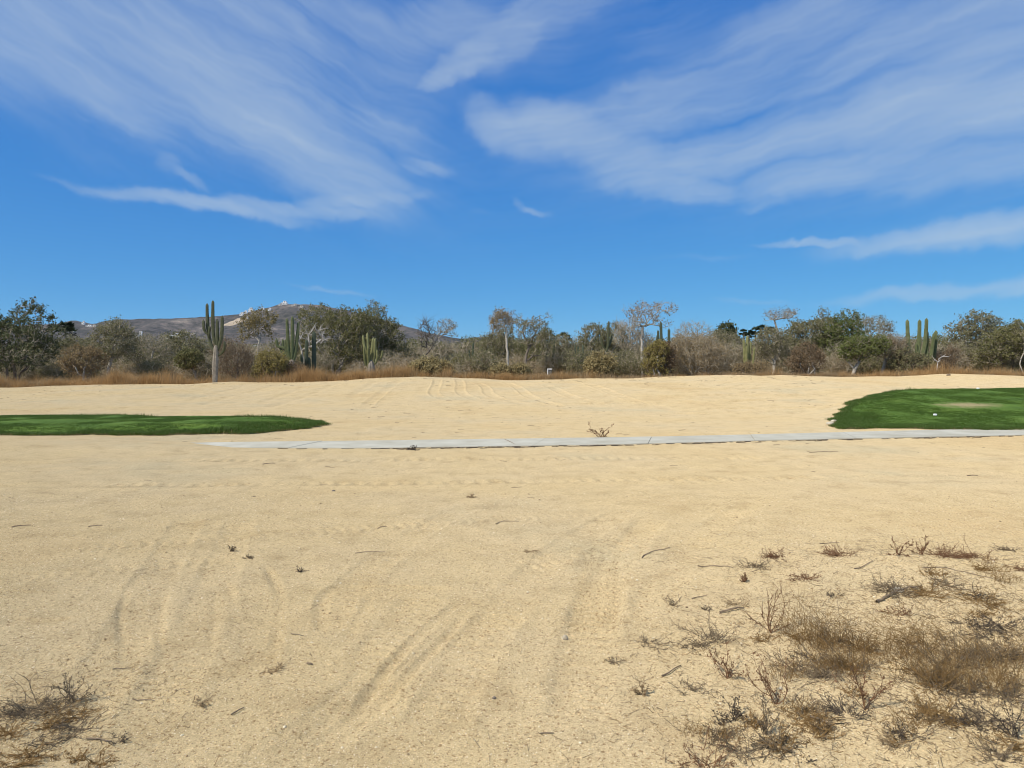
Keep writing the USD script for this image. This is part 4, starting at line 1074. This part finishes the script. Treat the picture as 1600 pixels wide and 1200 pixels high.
cactus('dark cactus columns rising out of the yellow and rust bush', 49.8, 1036, None, [([(1030, 592), (1030, 555), (1029.5, 515)], 1.9), ([(1034, 592), (1034, 555), (1033, 502)], 2.3), ([(1026, 592), (1026, 555), (1026, 523)], 1.6), ([(1045, 592), (1045, 555), (1045.5, 513)], 2.2)], M_CACTUS_DARK, 208)
cactus('yellow green clump of cactus columns on the right half, short and stout', 51, 1168, None, [([(1164, 592), (1163, 560), (1161, 530)], 2.0), ([(1168, 592), (1168, 560), (1168, 524)], 2.3), ([(1172, 592), (1172, 565), (1174, 534)], 1.9), ([(1166, 592), (1165, 570), (1164, 540)], 2.0), ([(1174, 592), (1176, 565), (1177, 542)], 1.6)], M_CACTUS_YEL, 209)
cactus('tall three column cactus with shorter arms beside it, far right', 50, 1435, None, [([(1424, 592), (1421, 550), (1419.5, 499)], 2.9), ([(1433, 592), (1434, 560), (1437, 535), (1438.5, 499)], 2.9), ([(1436, 592), (1440, 562), (1445, 535), (1447, 497)], 2.8),
       ([(1440, 590), (1448, 560), (1450, 517)], 2.3), ([(1442, 590), (1452, 560), (1455, 520)], 2.5), ([(1446, 590), (1459, 560), (1463, 516)], 2.8), ([(1430, 590), (1431, 560), (1431, 535)], 1.9)], M_CACTUS_GREEN, 210)
cactus('little cactus low in the thicket left of the pale slender trunk', 60, 739, None, [([(739, 580), (739, 555), (739.5, 535)], 1.7), ([(733, 580), (734, 562), (733, 546)], 1.4)], M_CACTUS_DARK, 211)

# --- the far wood that reads as one mass
def scrub_proto(seed, h, w, leaf, bare):
    rng = np.random.default_rng(seed)
    pts = crown_points(rng, [(0, 0, h * .62, w, w, h * .38), (w * .4, 0, h * .5, w * .7, w * .7, h * .4)], 130)
    P, PA = skeleton(rng, [np.array([[0, 0, 0], [.05, 0, h * .15], [0, .05, h * .28]]), np.array([[.3, .1, 0], [.4, .1, h * .2]])], pts, .3, .5)
    ch = np.nonzero(PA >= 0)[0]
    one = np.ones(len(ch))
    b = np.repeat(P[ch], 6, 0)
    d = rng.normal(size=b.shape) + np.array([0, 0, .3])
    e = b + d / np.linalg.norm(d, axis=1, keepdims=True) * rng.uniform(.2, .7, len(b))[:, None]
    br = join(tubes(P[PA[ch]], P[ch], one * .03, one * .024, 3), tubes(b, e, np.ones(len(b)) * .012, np.ones(len(b)) * .006, 3))
    lv = leaves(rng, (e[:, None] + rng.normal(size=(len(e), 3 if bare else 5, 3)) * .14).reshape(-1, 3), .05 if bare else .085)
    return br, lv, LEAF[leaf]


rng = np.random.default_rng(77)
protos = []
for sd, h, w, lf, br_ in ((1, 4.2, 2.2, 'greyolive', False), (2, 4.6, 2.6, 'olive', False), (3, 3.8, 2.4, 'straw', True), (4, 5.0, 2.3, 'greyolive', True), (5, 3.6, 2.2, 'dark', False)):
    b, l, m = scrub_proto(sd, h, w, lf, br_)
    protos += [('scrub_stems', b, M_TWIG_GREY), ('scrub_leaves', l, m)]
N = 3000
y = 64 + 700 * rng.uniform(size=N) ** 2.6
x = rng.uniform(-.95, .95, N) * y
z = land(x, y) - .1
kk = rng.choice(5, N, p=[.3, .22, .18, .2, .1])
yaw, sc = rng.uniform(0, 6.28, N), rng.uniform(.6, 1.02, N) * np.interp(y, [64, 120, 800], [.85, 1.0, 1.0])
pos = np.column_stack([x, y, z])
stuff_points('scrub_woodland', 'far off grey olive thorn scrub reading as one mass behind the trees', 'scrub', protos, np.vstack([pos, pos]), np.concatenate([kk * 2, kk * 2 + 1]), np.concatenate([yaw, yaw]), np.concatenate([sc, sc]))
# low understorey between the front trees
N = 560
y = rng.uniform(52, 66, N)
x = rng.uniform(-.86, .86, N) * y
pos = np.column_stack([x, y, land(x, y) - .1])
kk = rng.choice([0, 2, 3], N)
yaw, sc = rng.uniform(0, 6.28, N), rng.uniform(.32, .62, N)
stuff_points('understorey_scrub', 'low tangled grey undergrowth filling the gaps between the trees', 'scrub', protos, np.vstack([pos, pos]), np.concatenate([kk * 2, kk * 2 + 1]), np.concatenate([yaw, yaw]), np.concatenate([sc, sc]))

# --- dry grass along the crest
rng = np.random.default_rng(88)
dry = [('dry_tuft', blade_mesh(rng, 110, .80, .24, .010, .9), M_DRY_ORANGE) for _ in range(3)] + [('dry_tuft', blade_mesh(rng, 100, .70, .26, .010, 1.0), M_DRY_TAN) for _ in range(3)]
N = 5200
y = 44.35 + 6.5 * rng.uniform(size=N) ** 1.4
x = rng.uniform(-.80, .80, N) * y
px = 800 + x / y * F
dens = np.interp(px, [0, 60, 250, 310, 400, 480, 560, 640, 720, 800, 880, 960, 1100, 1200, 1320, 1420, 1500, 1600], [.9, 1, 1, .7, .6, 1, 1, .7, .85, .9, .7, .4, .32, .3, .42, .42, .95, .9])
front = np.interp(px, [0, 240, 260, 330, 400, 470, 1460, 1480, 1560], [0, 0, .3, 1.6, .9, 0, 0, .4, 0.2])
k = (rng.uniform(size=N) < dens * (.45 + .55 * (noise2(x, y, .45, 3) > -.12))) & (y > 44.5 + front)
x, y, px = x[k], y[k], px[k]
hs = np.interp(px, [0, 250, 480, 640, 800, 1000, 1150, 1300, 1460, 1600], [1.25, 1.3, 1.15, 1.0, .9, .6, .55, .7, 1.05, 1.05]) * rng.uniform(.35, 1.2, len(x)) * (.35 + 1.15 * (meshkit.noise(np.stack([x * .55, y * .8, x * 0], -1), 12)))
orange = np.interp(px, [0, 300, 600, 800, 1000, 1300, 1600], [.7, .75, .7, .6, .35, .35, .6]) + .5 * noise2(x, y, .3, 14)
idx = np.where(rng.uniform(size=len(x)) < orange, rng.integers(0, 3, len(x)), rng.integers(3, 6, len(x)))
stuff_points('dry_grass', 'orange and tan dry grass strip along the crest below the trees', 'grass', dry, np.column_stack([x, y, ground_z(x, y) - .03]), idx, rng.uniform(0, 6.28, len(x)), np.column_stack([rng.uniform(.8, 1.3, len(x)), rng.uniform(.8, 1.3, len(x)), hs]))

# --- white cabinet in the dry grass
p = at(858.5, 590, 46.2)
t = thing('utility_cabinet', (p[0], 46.2, at(858.5, 576, 46.2)[2] - .70), 'small grey cabinet with a white lid and side standing in the dry grass', 'utility cabinet')
bx = lambda a, b: trimesh.creation.box(bounds=[a, b])
s = 46.2 / F
part(t, 'body', bx((-.09, -.11, -.6), (.14, .14, .62)), M_METER)
part(t, 'side_panel', bx((-.14, -.13, -.6), (-.093, .15, .64)), M_WHITE)
part(t, 'lid', bx((-.15, -.15, .643), (.15, .17, .70)), M_WHITE)
part(t, 'door', bx((-.06, -.125, .06), (.12, -.112, .56)), M_METER)

# --- tee markers on the right green
for px, py, lab in ((1461, 652, 'white tee marker block on the slope of the right green'), (1528, 609.5, 'white tee marker block near the far rim of the right green')):
    p = spot(px, py)
    t = thing('tee_marker', p + np.array([0, 0, .03]), lab, 'tee marker')
    b = trimesh.creation.box([.15, .09, .07])
    b = trimesh.creation.icosphere(2, 1.0)
    v = b.vertices
    b.vertices = np.sign(v) * np.abs(v) ** .5 * np.array([.05, .035, .028]) + np.array([0, 0, .05])
    part(t, 'block', b, M_WHITE, smooth=True)
    part(t, 'spike', trimesh.creation.cylinder(.006, .1, 8, transform=trimesh.transformations.translation_matrix([0, 0, 0])), M_METER)


# ------------------------------------------------------------------ foreground weeds, sticks, stones
def weed_mesh(rng, kind, w, h, thick=1.0):
    """Dry weed about w wide and h high round the origin. Returns (vertices, faces)."""
    out = []
    if kind == 'tuft':       # fine upright dry grass
        n = int(64 * max(.5, min(2.2, w / .35)))
        b = np.column_stack([rng.normal(0, w * .24, n), rng.normal(0, w * .18, n), np.zeros(n)])
        a = rng.uniform(0, 6.28, n)
        o = np.column_stack([np.cos(a), np.sin(a), np.zeros(n)])
        L = h * np.clip(rng.lognormal(-.55, .42, n), .2, 1.15)
        ln = rng.uniform(.1, 1.5, n)
        q = [b]
        kink = rng.normal(size=(n, 3)) * h * .05
        for t in (.3, .6, .82, 1.0):
            q.append(b + o * (L * ln * t ** 1.4 * .8)[:, None] + np.array([0, 0, 1.0]) * (L * (t - .30 * ln * t * t))[:, None] + kink * t + rng.normal(size=(n, 3)) * h * .03)
            q[-1][:, 2] = np.maximum(q[-1][:, 2], .003)
        r = rng.uniform(.0007, .0017, n) * thick
        for i in range(4):
            out.append(tubes(q[i], q[i + 1], r * (1 - .2 * i), r * (1 - .2 * (i + 1)), 3))
        # side stems leaving the blades at wide angles
        k = rng.integers(0, n, n)
        c0 = q[1][k] + (q[3][k] - q[1][k]) * rng.uniform(0, 1, (n, 1))
        dd = rng.normal(size=(n, 3)) + np.array([0, 0, .4])
        c1 = c0 + dd / np.linalg.norm(dd, axis=1, keepdims=True) * h * rng.uniform(.06, .28, (n, 1))
        c1[:, 2] = np.maximum(c1[:, 2], .003)
        out.append(tubes(c0, c1, np.full(n, .0009), np.full(n, .0004), 3))
        m = 2
        c = (c1[:, None] + (c0 - c1)[:, None] * rng.uniform(0, .6, (n, m, 1))).reshape(-1, 3) + rng.normal(size=(n * m, 3)) * .004
        out.append(leaves(rng, c, .0052, .35))
        return join(*out)
    n, sub, up = {'mat': (int(46 * max(.5, w / .3)), 5, .45), 'sprig': (9, 7, 1.1), 'heap': (int(40 * max(.5, w / .3)), 4, .3)}[kind]
    for _ in range(n):
        a = rng.uniform(0, 6.28)
        e = rng.uniform(.12, 1.0) * up if kind != 'sprig' else rng.uniform(.45, 1.4)
        d = np.array([math.cos(a) * math.cos(e), math.sin(a) * math.cos(e), math.sin(e)])
        L = math.hypot(w / 2 * math.cos(e), h * math.sin(e)) * rng.uniform(.5, 1.15)
        c = np.array([rng.normal() * w * (.13 if kind != 'sprig' else .03), rng.normal() * w * (.13 if kind != 'sprig' else .03), 0])
        seg = 5
        pts = [c]
        for s in range(seg):
            d = d + rng.normal(size=3) * .28 + np.array([0, 0, .05 if kind == 'sprig' else -.03])
            d /= np.linalg.norm(d)
            pts.append(np.maximum(pts[-1] + d * L / seg, [-9, -9, .002]))
        pts = np.array(pts)
        r = rng.uniform(.0013, .0026) * (1.15 if kind == 'sprig' else 1) * thick
        rr = r * np.linspace(1, .45, seg + 1)
        out.append(tubes(pts[:-1], pts[1:], rr[:-1], rr[1:], 4))
        t = rng.uniform(.25, 1, sub)
        i = np.minimum((t * seg).astype(int), seg - 1)
        b = pts[i] + (pts[i + 1] - pts[i]) * (t * seg - i)[:, None]
        dd = rng.normal(size=(sub, 3)) * .8 + d + np.array([0, 0, .25])
        dd /= np.linalg.norm(dd, axis=1, keepdims=True)
        e2 = b + dd * (L * rng.uniform(.08, .3, sub))[:, None]
        e2[:, 2] = np.maximum(e2[:, 2], .002)
        out.append(tubes(b, e2, np.full(sub, r * .6), np.full(sub, r * .3), 3))
        m = 3 if kind == 'sprig' else 1
        cc = (b[:, None] + (e2 - b)[:, None] * rng.uniform(.2, 1.05, (sub, m, 1))).reshape(-1, 3)
        out.append(leaves(rng, cc + rng.normal(size=cc.shape) * .003, .0058 * thick if kind == 'sprig' else .0048 * thick, .5))
    return join(*out)


WM = {'gold': M_DRY_GOLD, 'grey': M_DRY_GREY, 'red': M_DRY_RED, 'black': M_DRY_BLACK, 'tan': M_DRY_TAN}


def weed(px, py, wpx, hpx, kind, mat, label, seed, group=None, cat='weed'):
    p = spot(px, py)
    s = p[1] / F
    nm = {'tuft': 'dry_grass_tuft', 'mat': 'dry_weed', 'sprig': 'dry_sprig', 'heap': 'twig_heap'}[kind]
    o = usdkit.mesh(stage, free('/World/' + nm), weed_mesh(np.random.default_rng(seed), kind, wpx * s, hpx * s, float(np.clip(p[1] / 5, 1, 3))), WM[mat])
    o.AddTranslateOp().Set(Gf.Vec3d(*map(float, p - np.array([0, 0, .004]))))
    say(o, label, cat, group)


W = [
    (1112, 1000, 95, 48, 'mat', 'grey', 'low grey brown weed, outlier at the upper left of the weed patch'),
    (1090, 1012, 60, 20, 'mat', 'grey', 'flat grey scraps at the left foot of the upper left outlier weed'),
    (1205, 990, 75, 85, 'sprig', 'red', 'thin upright brown stems left of the golden upright tuft'),
    (1252, 985, 90, 90, 'tuft', 'gold', 'golden upright grass tuft at the upper left of the big weed patch'),
    (1275, 1010, 80, 50, 'tuft', 'gold', 'low golden grass just below the golden upright tuft'),
    (1140, 1062, 110, 60, 'sprig', 'red', 'reddish open sprig left of the weed patch, with one tall bent stem'),
    (1078, 1078, 52, 22, 'mat', 'grey', 'small isolated grey cushion weed furthest left of the patch'),
    (1212, 1102, 80, 95, 'sprig', 'red', 'orange brown forked sprig standing alone in pale sand'),
    (1228, 1060, 70, 50, 'tuft', 'gold', 'wispy brown tuft behind the orange brown forked sprig'),
    (1148, 1125, 75, 40, 'sprig', 'black', 'dark brown lying sprig with one upright tip, below the grey cushion weed'),
    (1255, 1115, 70, 36, 'mat', 'grey', 'dense grey weed right below the orange brown forked sprig'),
    (1240, 1045, 90, 40, 'mat', 'grey', 'grey twigs around the foot of the golden upright tuft'),
    (1290, 1060, 90, 50, 'mat', 'grey', 'grey weed on the left flank of the big brown tangle'),
    (1320, 1118, 80, 50, 'mat', 'black', 'dark weed beneath the left part of the big brown tangle'),
    (1352, 1110, 70, 70, 'sprig', 'red', 'brown sprig at the lower left of the big brown tangle'),
    (1435, 1135, 110, 60, 'tuft', 'gold', 'separate golden brown tuft below the big brown tangle'),
    (1105, 1192, 110, 40, 'mat', 'red', 'reddish grey mat at the bottom border, left one'),
    (1160, 1178, 90, 50, 'mat', 'grey', 'grey mat at the bottom border beside the reddish one'),
    (1215, 1178, 80, 46, 'mat', 'grey', 'grey brown weed above the bottom border, right of the two mats'),
    (1195, 1150, 70, 50, 'sprig', 'grey', 'thin leafless grey sprig above the bottom mats'),
    (1262, 1195, 40, 18, 'heap', 'black', 'little dark scrap at the bottom border'),
    (1578, 985, 100, 55, 'heap', 'black', 'blackish heap of twigs at the right border above the tangle'),
    (1530, 978, 70, 34, 'heap', 'black', 'loose black twigs left of the blackish heap'),
    (1590, 1030, 60, 45, 'mat', 'black', 'dark weed at the right border under the blackish heap'),
    (1510, 1128, 120, 34, 'heap', 'black', 'black flat twigs below the right end of the big brown tangle'),
    (1585, 1150, 90, 75, 'sprig', 'black', 'dark stemmed weed in the lower right corner'),
    (1560, 1185, 80, 50, 'mat', 'grey', 'grey weed at the bottom of the lower right corner'),
    (1400, 1165, 70, 26, 'mat', 'tan', 'faint tan scraps in the pale sand under the separate golden tuft'),
    (1405, 870, 65, 30, 'sprig', 'red', 'thin reddish sprigs at the left end of the rear weed row'),
    (1440, 868, 60, 28, 'sprig', 'red', 'reddish low sprigs second in the rear weed row'),
    (1478, 870, 66, 30, 'mat', 'red', 'thick rust brown weed in the middle of the rear weed row'),
    (1520, 870, 66, 26, 'mat', 'red', 'rust brown weed right of the middle of the rear weed row'),
    (1540, 886, 60, 20, 'mat', 'gold', 'low brown weed in front of the right end of the rear row'),
    (1574, 860, 40, 12, 'mat', 'grey', 'small grey brown weed behind the right end of the rear row'),
    (1596, 886, 40, 24, 'mat', 'red', 'brown weed cut by the right border in the rear row'),
    (1216, 870, 55, 10, 'mat', 'red', 'flat brown scraps, left end of the litter line'),
    (1310, 868, 60, 8, 'mat', 'red', 'flat brown scraps, right end of the litter line'),
    (1180, 884, 70, 9, 'heap', 'grey', 'grey flat twigs beneath the litter line'),
    (1302, 928, 30, 16, 'mat', 'black', 'small dark brown clump above the golden upright tuft'),
    (1255, 905, 50, 9, 'mat', 'red', 'faint reddish scraps between litter line and tuft'),
    (1163, 910, 14, 16, 'sprig', 'red', 'tiny red sprig left of the faint reddish scraps'),
    (1054, 941, 46, 10, 'heap', 'grey', 'flat grey streak of dry bits left of the weed patch'),
    (1103, 950, 26, 14, 'mat', 'black', 'tiny dark weed between the grey streak and the short stick'),
    (1150, 945, 40, 12, 'mat', 'tan', 'tiny tan weed behind the short thick stick'),
    (1400, 930, 60, 26, 'mat', 'grey', 'brown weed tangled at the upper end of the long stick'),
    (1405, 958, 50, 22, 'mat', 'red', 'small reddish weed between the long stick and the big tangle'),
    (1020, 1010, 60, 10, 'heap', 'grey', 'grey wisp of dry bits trailing left of the outlier weed'),
    (962, 1034, 30, 9, 'heap', 'grey', 'faint grey scrap in the open sand left of the patch'),
    (1005, 1085, 46, 30, 'sprig', 'tan', 'ghostly thin pale sprig in the open sand left of the cushion'),
    (40, 1118, 130, 44, 'mat', 'grey', 'wide grey weed mat at the left border'),
    (10, 1150, 80, 40, 'mat', 'gold', 'brown grass mat under the wide grey mat at the left border'),
    (90, 1108, 95, 28, 'mat', 'grey', 'grey twigs running right from the wide mat at the left border'),
    (112, 1096, 90, 50, 'sprig', 'grey', 'open dry sprig at the right tip of the left mat'),
    (110, 1142, 85, 36, 'mat', 'grey', 'dark wiry weed below the open dry sprig at the left'),
    (188, 1154, 50, 20, 'heap', 'black', 'small wiry dark clump, rightmost of the left weeds'),
    (25, 1192, 110, 36, 'mat', 'gold', 'golden brown grass in the lower left corner'),
    (150, 1194, 70, 14, 'mat', 'gold', 'flat brown scraps at the bottom border, left side'),
    (312, 1098, 42, 10, 'mat', 'tan', 'small tan scrap in the sand right of the left weeds'),
    (433, 1046, 36, 9, 'mat', 'tan', 'brown scrap in the middle left sand'),
    (470, 893, 22, 9, 'mat', 'black', 'little dark scrap above the rectangular track'),
    (388, 870, 16, 9, 'mat', 'grey', 'tiny greenish grey weed in the middle left sand'),
    (363, 858, 12, 14, 'sprig', 'grey', 'tiny upright weed left of the greenish grey one'),
    (828, 866, 22, 14, 'mat', 'tan', 'small round weed in the centre of the sand'),
    (735, 777, 20, 10, 'mat', 'tan', 'small weed in the centre, far sand'),
    (938, 684, 60, 26, 'sprig', 'red', 'dead branching sprig on the far edge of the cart path'),
    (645, 703, 22, 5, 'mat', 'black', 'dark scrap of weed on the near edge of the cart path'),
    
]
for i, (px, py, w, h, kd, mt, lab) in enumerate(W):
    weed(px, py, w, h, kd, mt, lab, 300 + i)
rng = np.random.default_rng(401)
for i in range(26):     # the big tangle
    px, py = rng.uniform(1270, 1585), rng.uniform(1005, 1090)
    py = min(py, 1035 + .20 * (px - 1270))
    weed(px, py, rng.uniform(70, 120), rng.uniform(55, 105), 'tuft' if i % 4 else 'mat', 'gold' if i % 3 else 'grey', 'golden brown dry grass tuft tangled into the big patch', 430 + i, 'tufts tangled together in the big patch', 'weed')


rng = np.random.default_rng(402)
small = [(rng.uniform(1180, 1600), rng.uniform(985, 1165)) for _ in range(34)] + [(rng.uniform(1080, 1330), rng.uniform(1130, 1198)) for _ in range(10)] + [(rng.uniform(1330, 1600), rng.uniform(895, 960)) for _ in range(8)] + [(rng.uniform(-30, 150), rng.uniform(1095, 1198)) for _ in range(8)]
for i, (px, py) in enumerate(small):
    k = i % 5
    weed(px, py, rng.uniform(35, 85), rng.uniform(14, 40), ('mat', 'mat', 'heap', 'tuft', 'mat')[k], ('grey', 'gold', 'black', 'gold', 'gold')[k], 'small dry scrap of weed among the bigger weeds of the patches', 700 + i, 'small weed scraps in the patches')


def stick(points, r, label, seed, mat=None):
    rng = np.random.default_rng(seed)
    P = np.array([spot(*p) for p in points])
    seg = np.concatenate([[0], np.cumsum(np.linalg.norm(np.diff(P, axis=0), axis=1))])
    s = np.linspace(0, seg[-1], max(6, int(seg[-1] / .03)))
    C = np.column_stack([np.interp(s, seg, P[:, k]) for k in range(3)])
    C[:, :2] += rng.normal(size=(len(C), 2)) * r * .5
    C[:, 2] = ground_z(C[:, 0], C[:, 1]) + r * (1.0 + .6 * np.sin(np.linspace(0, 3.1, len(C))))
    r = r * .62
    rr = r * np.linspace(1.1, .65, len(C)) * rng.uniform(.88, 1.12, len(C))
    org = C[0].copy()
    V, Fc = tubes(C[:-1] - org, C[1:] - org, rr[:-1], rr[1:], 7)
    o = usdkit.mesh(stage, free('/World/stick'), (V, Fc), mat or M_STICK, smooth=40)
    o.AddTranslateOp().Set(Gf.Vec3d(*map(float, org)))
    say(o, label, 'stick')


for i, (pts, r, lab) in enumerate([
        ([(1368, 941), (1400, 930), (1440, 917)], .012, 'long thick dark stick above the big tangle beside the pale stone'),
        ([(1126, 957), (1142, 955), (1160, 951)], .011, 'short thick grey stick above the upper left outlier weed'),
        ([(1090, 883), (1115, 884), (1146, 887)], .006, 'long thin stick at the left end of the litter line'),
        ([(1003, 869), (1022, 862), (1046, 853)], .007, 'bent stick in the open sand left of the litter line'),
        ([(1335, 892), (1350, 886), (1364, 880)], .006, 'slanting stick below the rear weed row'),
        ([(1440, 889), (1480, 890), (1515, 898), (1552, 905)], .005, 'long thin pale twig below the right of the rear weed row'),
        ([(1454, 907), (1473, 909)], .006, 'short stick below the long thin pale twig'),
        ([(1082, 936), (1104, 932)], .006, 'short stick right of the grey streak of dry bits'),
        ([(1280, 852), (1312, 849)], .005, 'thin twig behind the middle of the litter line'),
        ([(18, 825), (48, 823)], .010, 'stick lying furthest left in the middle sand'),
        ([(138, 826), (160, 824)], .008, 'short stick right of the one furthest left'),
        ([(775, 821), (790, 815), (810, 817)], .006, 'curved twig in the middle of the sand'),
        ([(176, 1046), (206, 1041)], .004, 'straight twig above the left weeds'),
        ([(207, 1091), (243, 1093)], .004, 'thin straw coloured twig right of the left weeds'),
        ([(362, 1117), (381, 1106)], .006, 'short slanting stick in the lower left sand'),
        ([(136, 1155), (160, 1158), (175, 1158)], .006, 'bent dark stick under the dark wiry weed at the left'),
        ([(843, 1142), (866, 1142)], .005, 'short dark stick alone in the lower middle sand'),
        ([(1035, 1057), (1064, 1042)], .007, 'dark stick leading to the reddish open sprig'),
        ([(1265, 1126), (1296, 1140)], .009, 'stout stick poking out of the dense grey weed'),
        ([(788, 687), (806, 696)], .012, 'straight stick lying across the cart path'),
        ([(455, 992), (475, 995)], .004, 'tiny twig beside the rectangular track'),
        ([(480, 1039), (488, 1040)], .007, 'stubby dark stick in the middle left sand'),
        ([(590, 823), (605, 820)], .006, 'small twig in the upper middle sand'),
        ([(555, 865), (602, 862)], .005, 'faint twig above the horizontal wheel track'),
        ([(410, 727), (430, 726)], .012, 'dark twig on the far sand left of centre'),
        ([(1265, 707), (1308, 707)], .010, 'thin dark branch in the sand below the corner of the right green'),
        ([(1512, 744), (1528, 744)], .012, 'short dark stick on the far right sand'),
        ([(1160, 953), (1198, 985)], .003, 'fine straw lying behind the thin upright stems')]):
    stick(pts, r, lab, 500 + i)


def stone(px, py, rpx, label, seed, flat=.6, mat=None):
    rng = np.random.default_rng(seed)
    p = spot(px, py)
    s = p[1] / F * rpx
    m = trimesh.creation.icosphere(3, 1.0)
    v = m.vertices * (1 + .38 * (meshkit.fbm(m.vertices * 1.3 + seed, 3, seed)[:, None] - .5))
    v = np.round(v * 5) / 5 * .35 + v * .65
    m.vertices = v * s * np.array([1, .8, flat])
    o = usdkit.mesh(stage, free('/World/stone'), m, mat or M_STONE, smooth=30)
    o.AddTranslateOp().Set(Gf.Vec3d(float(p[0]), float(p[1]), float(p[2] + s * flat * .45)))
    say(o, label, 'stone')


stone(1402, 926, 9, 'pale flat stone leaning on the long thick stick', 1, .55)
stone(883, 1000, 4.5, 'small upright grey pebble in the open middle sand', 2, 1.2, M_TWIG_GREY)
stone(772, 1088, 3, 'dark pebble in the lower middle sand', 3, .8, M_BARK_DARK)
stone(1524, 586.5, 6, 'pale rock on the crest above the right green', 4)
stone(1482, 589.5, 3.2, 'brown clod at the crest left of the pale rock', 5, .6, M_STICK)
stone(1303, 660, 5, 'pale sand clod at the left tip of the right green', 6)
stone(1297, 664, 6, 'tan sand clod below the left tip of the right green', 7, .5)
stone(1220, 1080, 3, 'tiny yellowish stone beside the orange brown forked sprig', 8, 1.1)
stone(521, 783 - 16, 3, 'dark pebble on the far middle sand', 9, .8, M_BARK_DARK)

# --- litter of straw and twig bits, and coarse grains in the sand
rng = np.random.default_rng(600)


def litter(n, cx, cy, sx, sy, l0, l1):
    x, y = rng.normal(cx, sx, n), rng.normal(cy, sy, n)
    k = (y > 2.4)
    x, y = x[k], y[k]
    a = rng.uniform(0, 3.14, len(x))
    L = l0 + (l1 - l0) * rng.uniform(size=len(x)) ** 2.2
    r = rng.uniform(.0007, .0016, len(x))
    p0 = np.column_stack([x, y, ground_z(x, y) + r])
    x2, y2 = x + np.cos(a) * L, y + np.sin(a) * L
    p1 = np.column_stack([x2, y2, ground_z(x2, y2) + r + rng.uniform(0, .012, len(x))])
    return tubes(p0, p1, r, r * .7, 3)


say(usdkit.mesh(stage, '/World/straw_litter', join(litter(5200, 3.0, 4.3, 1.1, .6, .010, .08), litter(2400, 2.0, 3.3, .8, .35, .010, .07), litter(1200, 3.6, 6.0, 1.2, .35, .012, .09), litter(900, -2.6, 3.4, .5, .35, .01, .07)), M_DRY_GREY), 'dry grey straw and twig bits littering the weed patch', 'litter', None, 'stuff')
say(usdkit.mesh(stage, '/World/brown_litter', join(litter(3200, 2.8, 4.1, 1.0, .6, .01, .07), litter(500, -2.5, 3.5, .5, .35, .01, .06), litter(700, 0, 6, 3.5, 2.2, .006, .025)), M_DRY_GOLD), 'brown bits of dry grass scattered over the sand', 'litter', None, 'stuff')
x, y = rng.uniform(-34, 22, 1500), rng.uniform(9, 44, 1500)
k = (poly_sd(x, y, TEE_R) < -.3) & (poly_sd(x, y, TEE_L) < -.3) & ~((y > path_y(x, 0) - .1) & (y < path_y(x, 1) + .1))
k &= noise2(x, y, .22, 5) > -.25
x, y = x[k], y[k]
a, L, r = rng.uniform(-.5, .5, len(x)), (.03 + .3 * rng.uniform(size=len(x)) ** 3) * (y / 40) ** .5, rng.uniform(.003, .011, len(x)) * (y / 40) ** .7
x2, y2 = x + np.cos(a) * L, y + np.sin(a) * L
say(usdkit.mesh(stage, '/World/far_litter', tubes(np.column_stack([x, y, ground_z(x, y) + r]), np.column_stack([x2, y2, ground_z(x2, y2) + r]), r, r * .7, 4), M_STICK), 'dark specks of twigs and clods on the far bank', 'litter', None, 'stuff')
# debris along the near edge of the path
x = np.concatenate([rng.normal(c, .5, 26) for c in (-1.9, -1.0, .2, 1.5, 4.2, 7.0, 9.5, 11.0)] + [rng.uniform(-5, 15, 70)])
y = path_y(x, 0) - np.abs(rng.normal(0, .07, len(x))) - .05
a, L, r = rng.uniform(-.4, .4, len(x)), rng.uniform(.03, .22, len(x)), rng.uniform(.003, .010, len(x))
x2, y2 = x + np.cos(a) * L, y + np.sin(a) * L * .5 - .01
say(usdkit.mesh(stage, '/World/path_litter', tubes(np.column_stack([x, y, ground_z(x, y) + r]), np.column_stack([x2, y2, ground_z(x2, y2) + r]), r, r * .7, 4), M_DRY_BLACK), 'dark debris blown against the near edge of the path', 'litter', None, 'stuff')
gm = trimesh.creation.icosphere(0, 1.0)
pr = []
for q in range(4):
    v = gm.vertices * (1 + .5 * (meshkit.noise(gm.vertices * 1.7 + q * 7, q)[:, None] - .5)) * np.array([1, .85, .65])
    pr.append(('grain', (v, gm.faces), M_PEBBLE))
n = 150000
y = 2.4 + 7.0 * rng.uniform(size=n) ** 1.7
x = rng.uniform(-.85, .85, n) * y
s = (.0015 + .0030 * rng.uniform(size=n) ** 2.5) * np.sqrt(y / 4)
s = np.where(rng.uniform(size=n) < .01, s * 2.2, s)
stuff_points('coarse_sand', 'coarse sand grains and grit lying on the foreground sand', 'gravel', pr, np.column_stack([x, y, ground_z(x, y) + s * .3]), rng.integers(0, 4, n), rng.uniform(0, 6.28, n), s)

# ------------------------------------------------------------------ haze
hz_mat = usdkit.material(stage, LOOK + 'haze', {'v': ('principled_volume', {'color': (0.80, 0.88, 1.0), 'density': 0.000028, 'anisotropy': 0.2})}, volume='v.volume')
HAZE = True
if HAZE:
    hzm = usdkit.mesh(stage, '/World/haze', trimesh.creation.box(bounds=[(-7200, -300, -8), (7200, 7200, 245)]), hz_mat)
    say(hzm, 'thin pale blue haze over the whole plain', None, None, 'stuff')
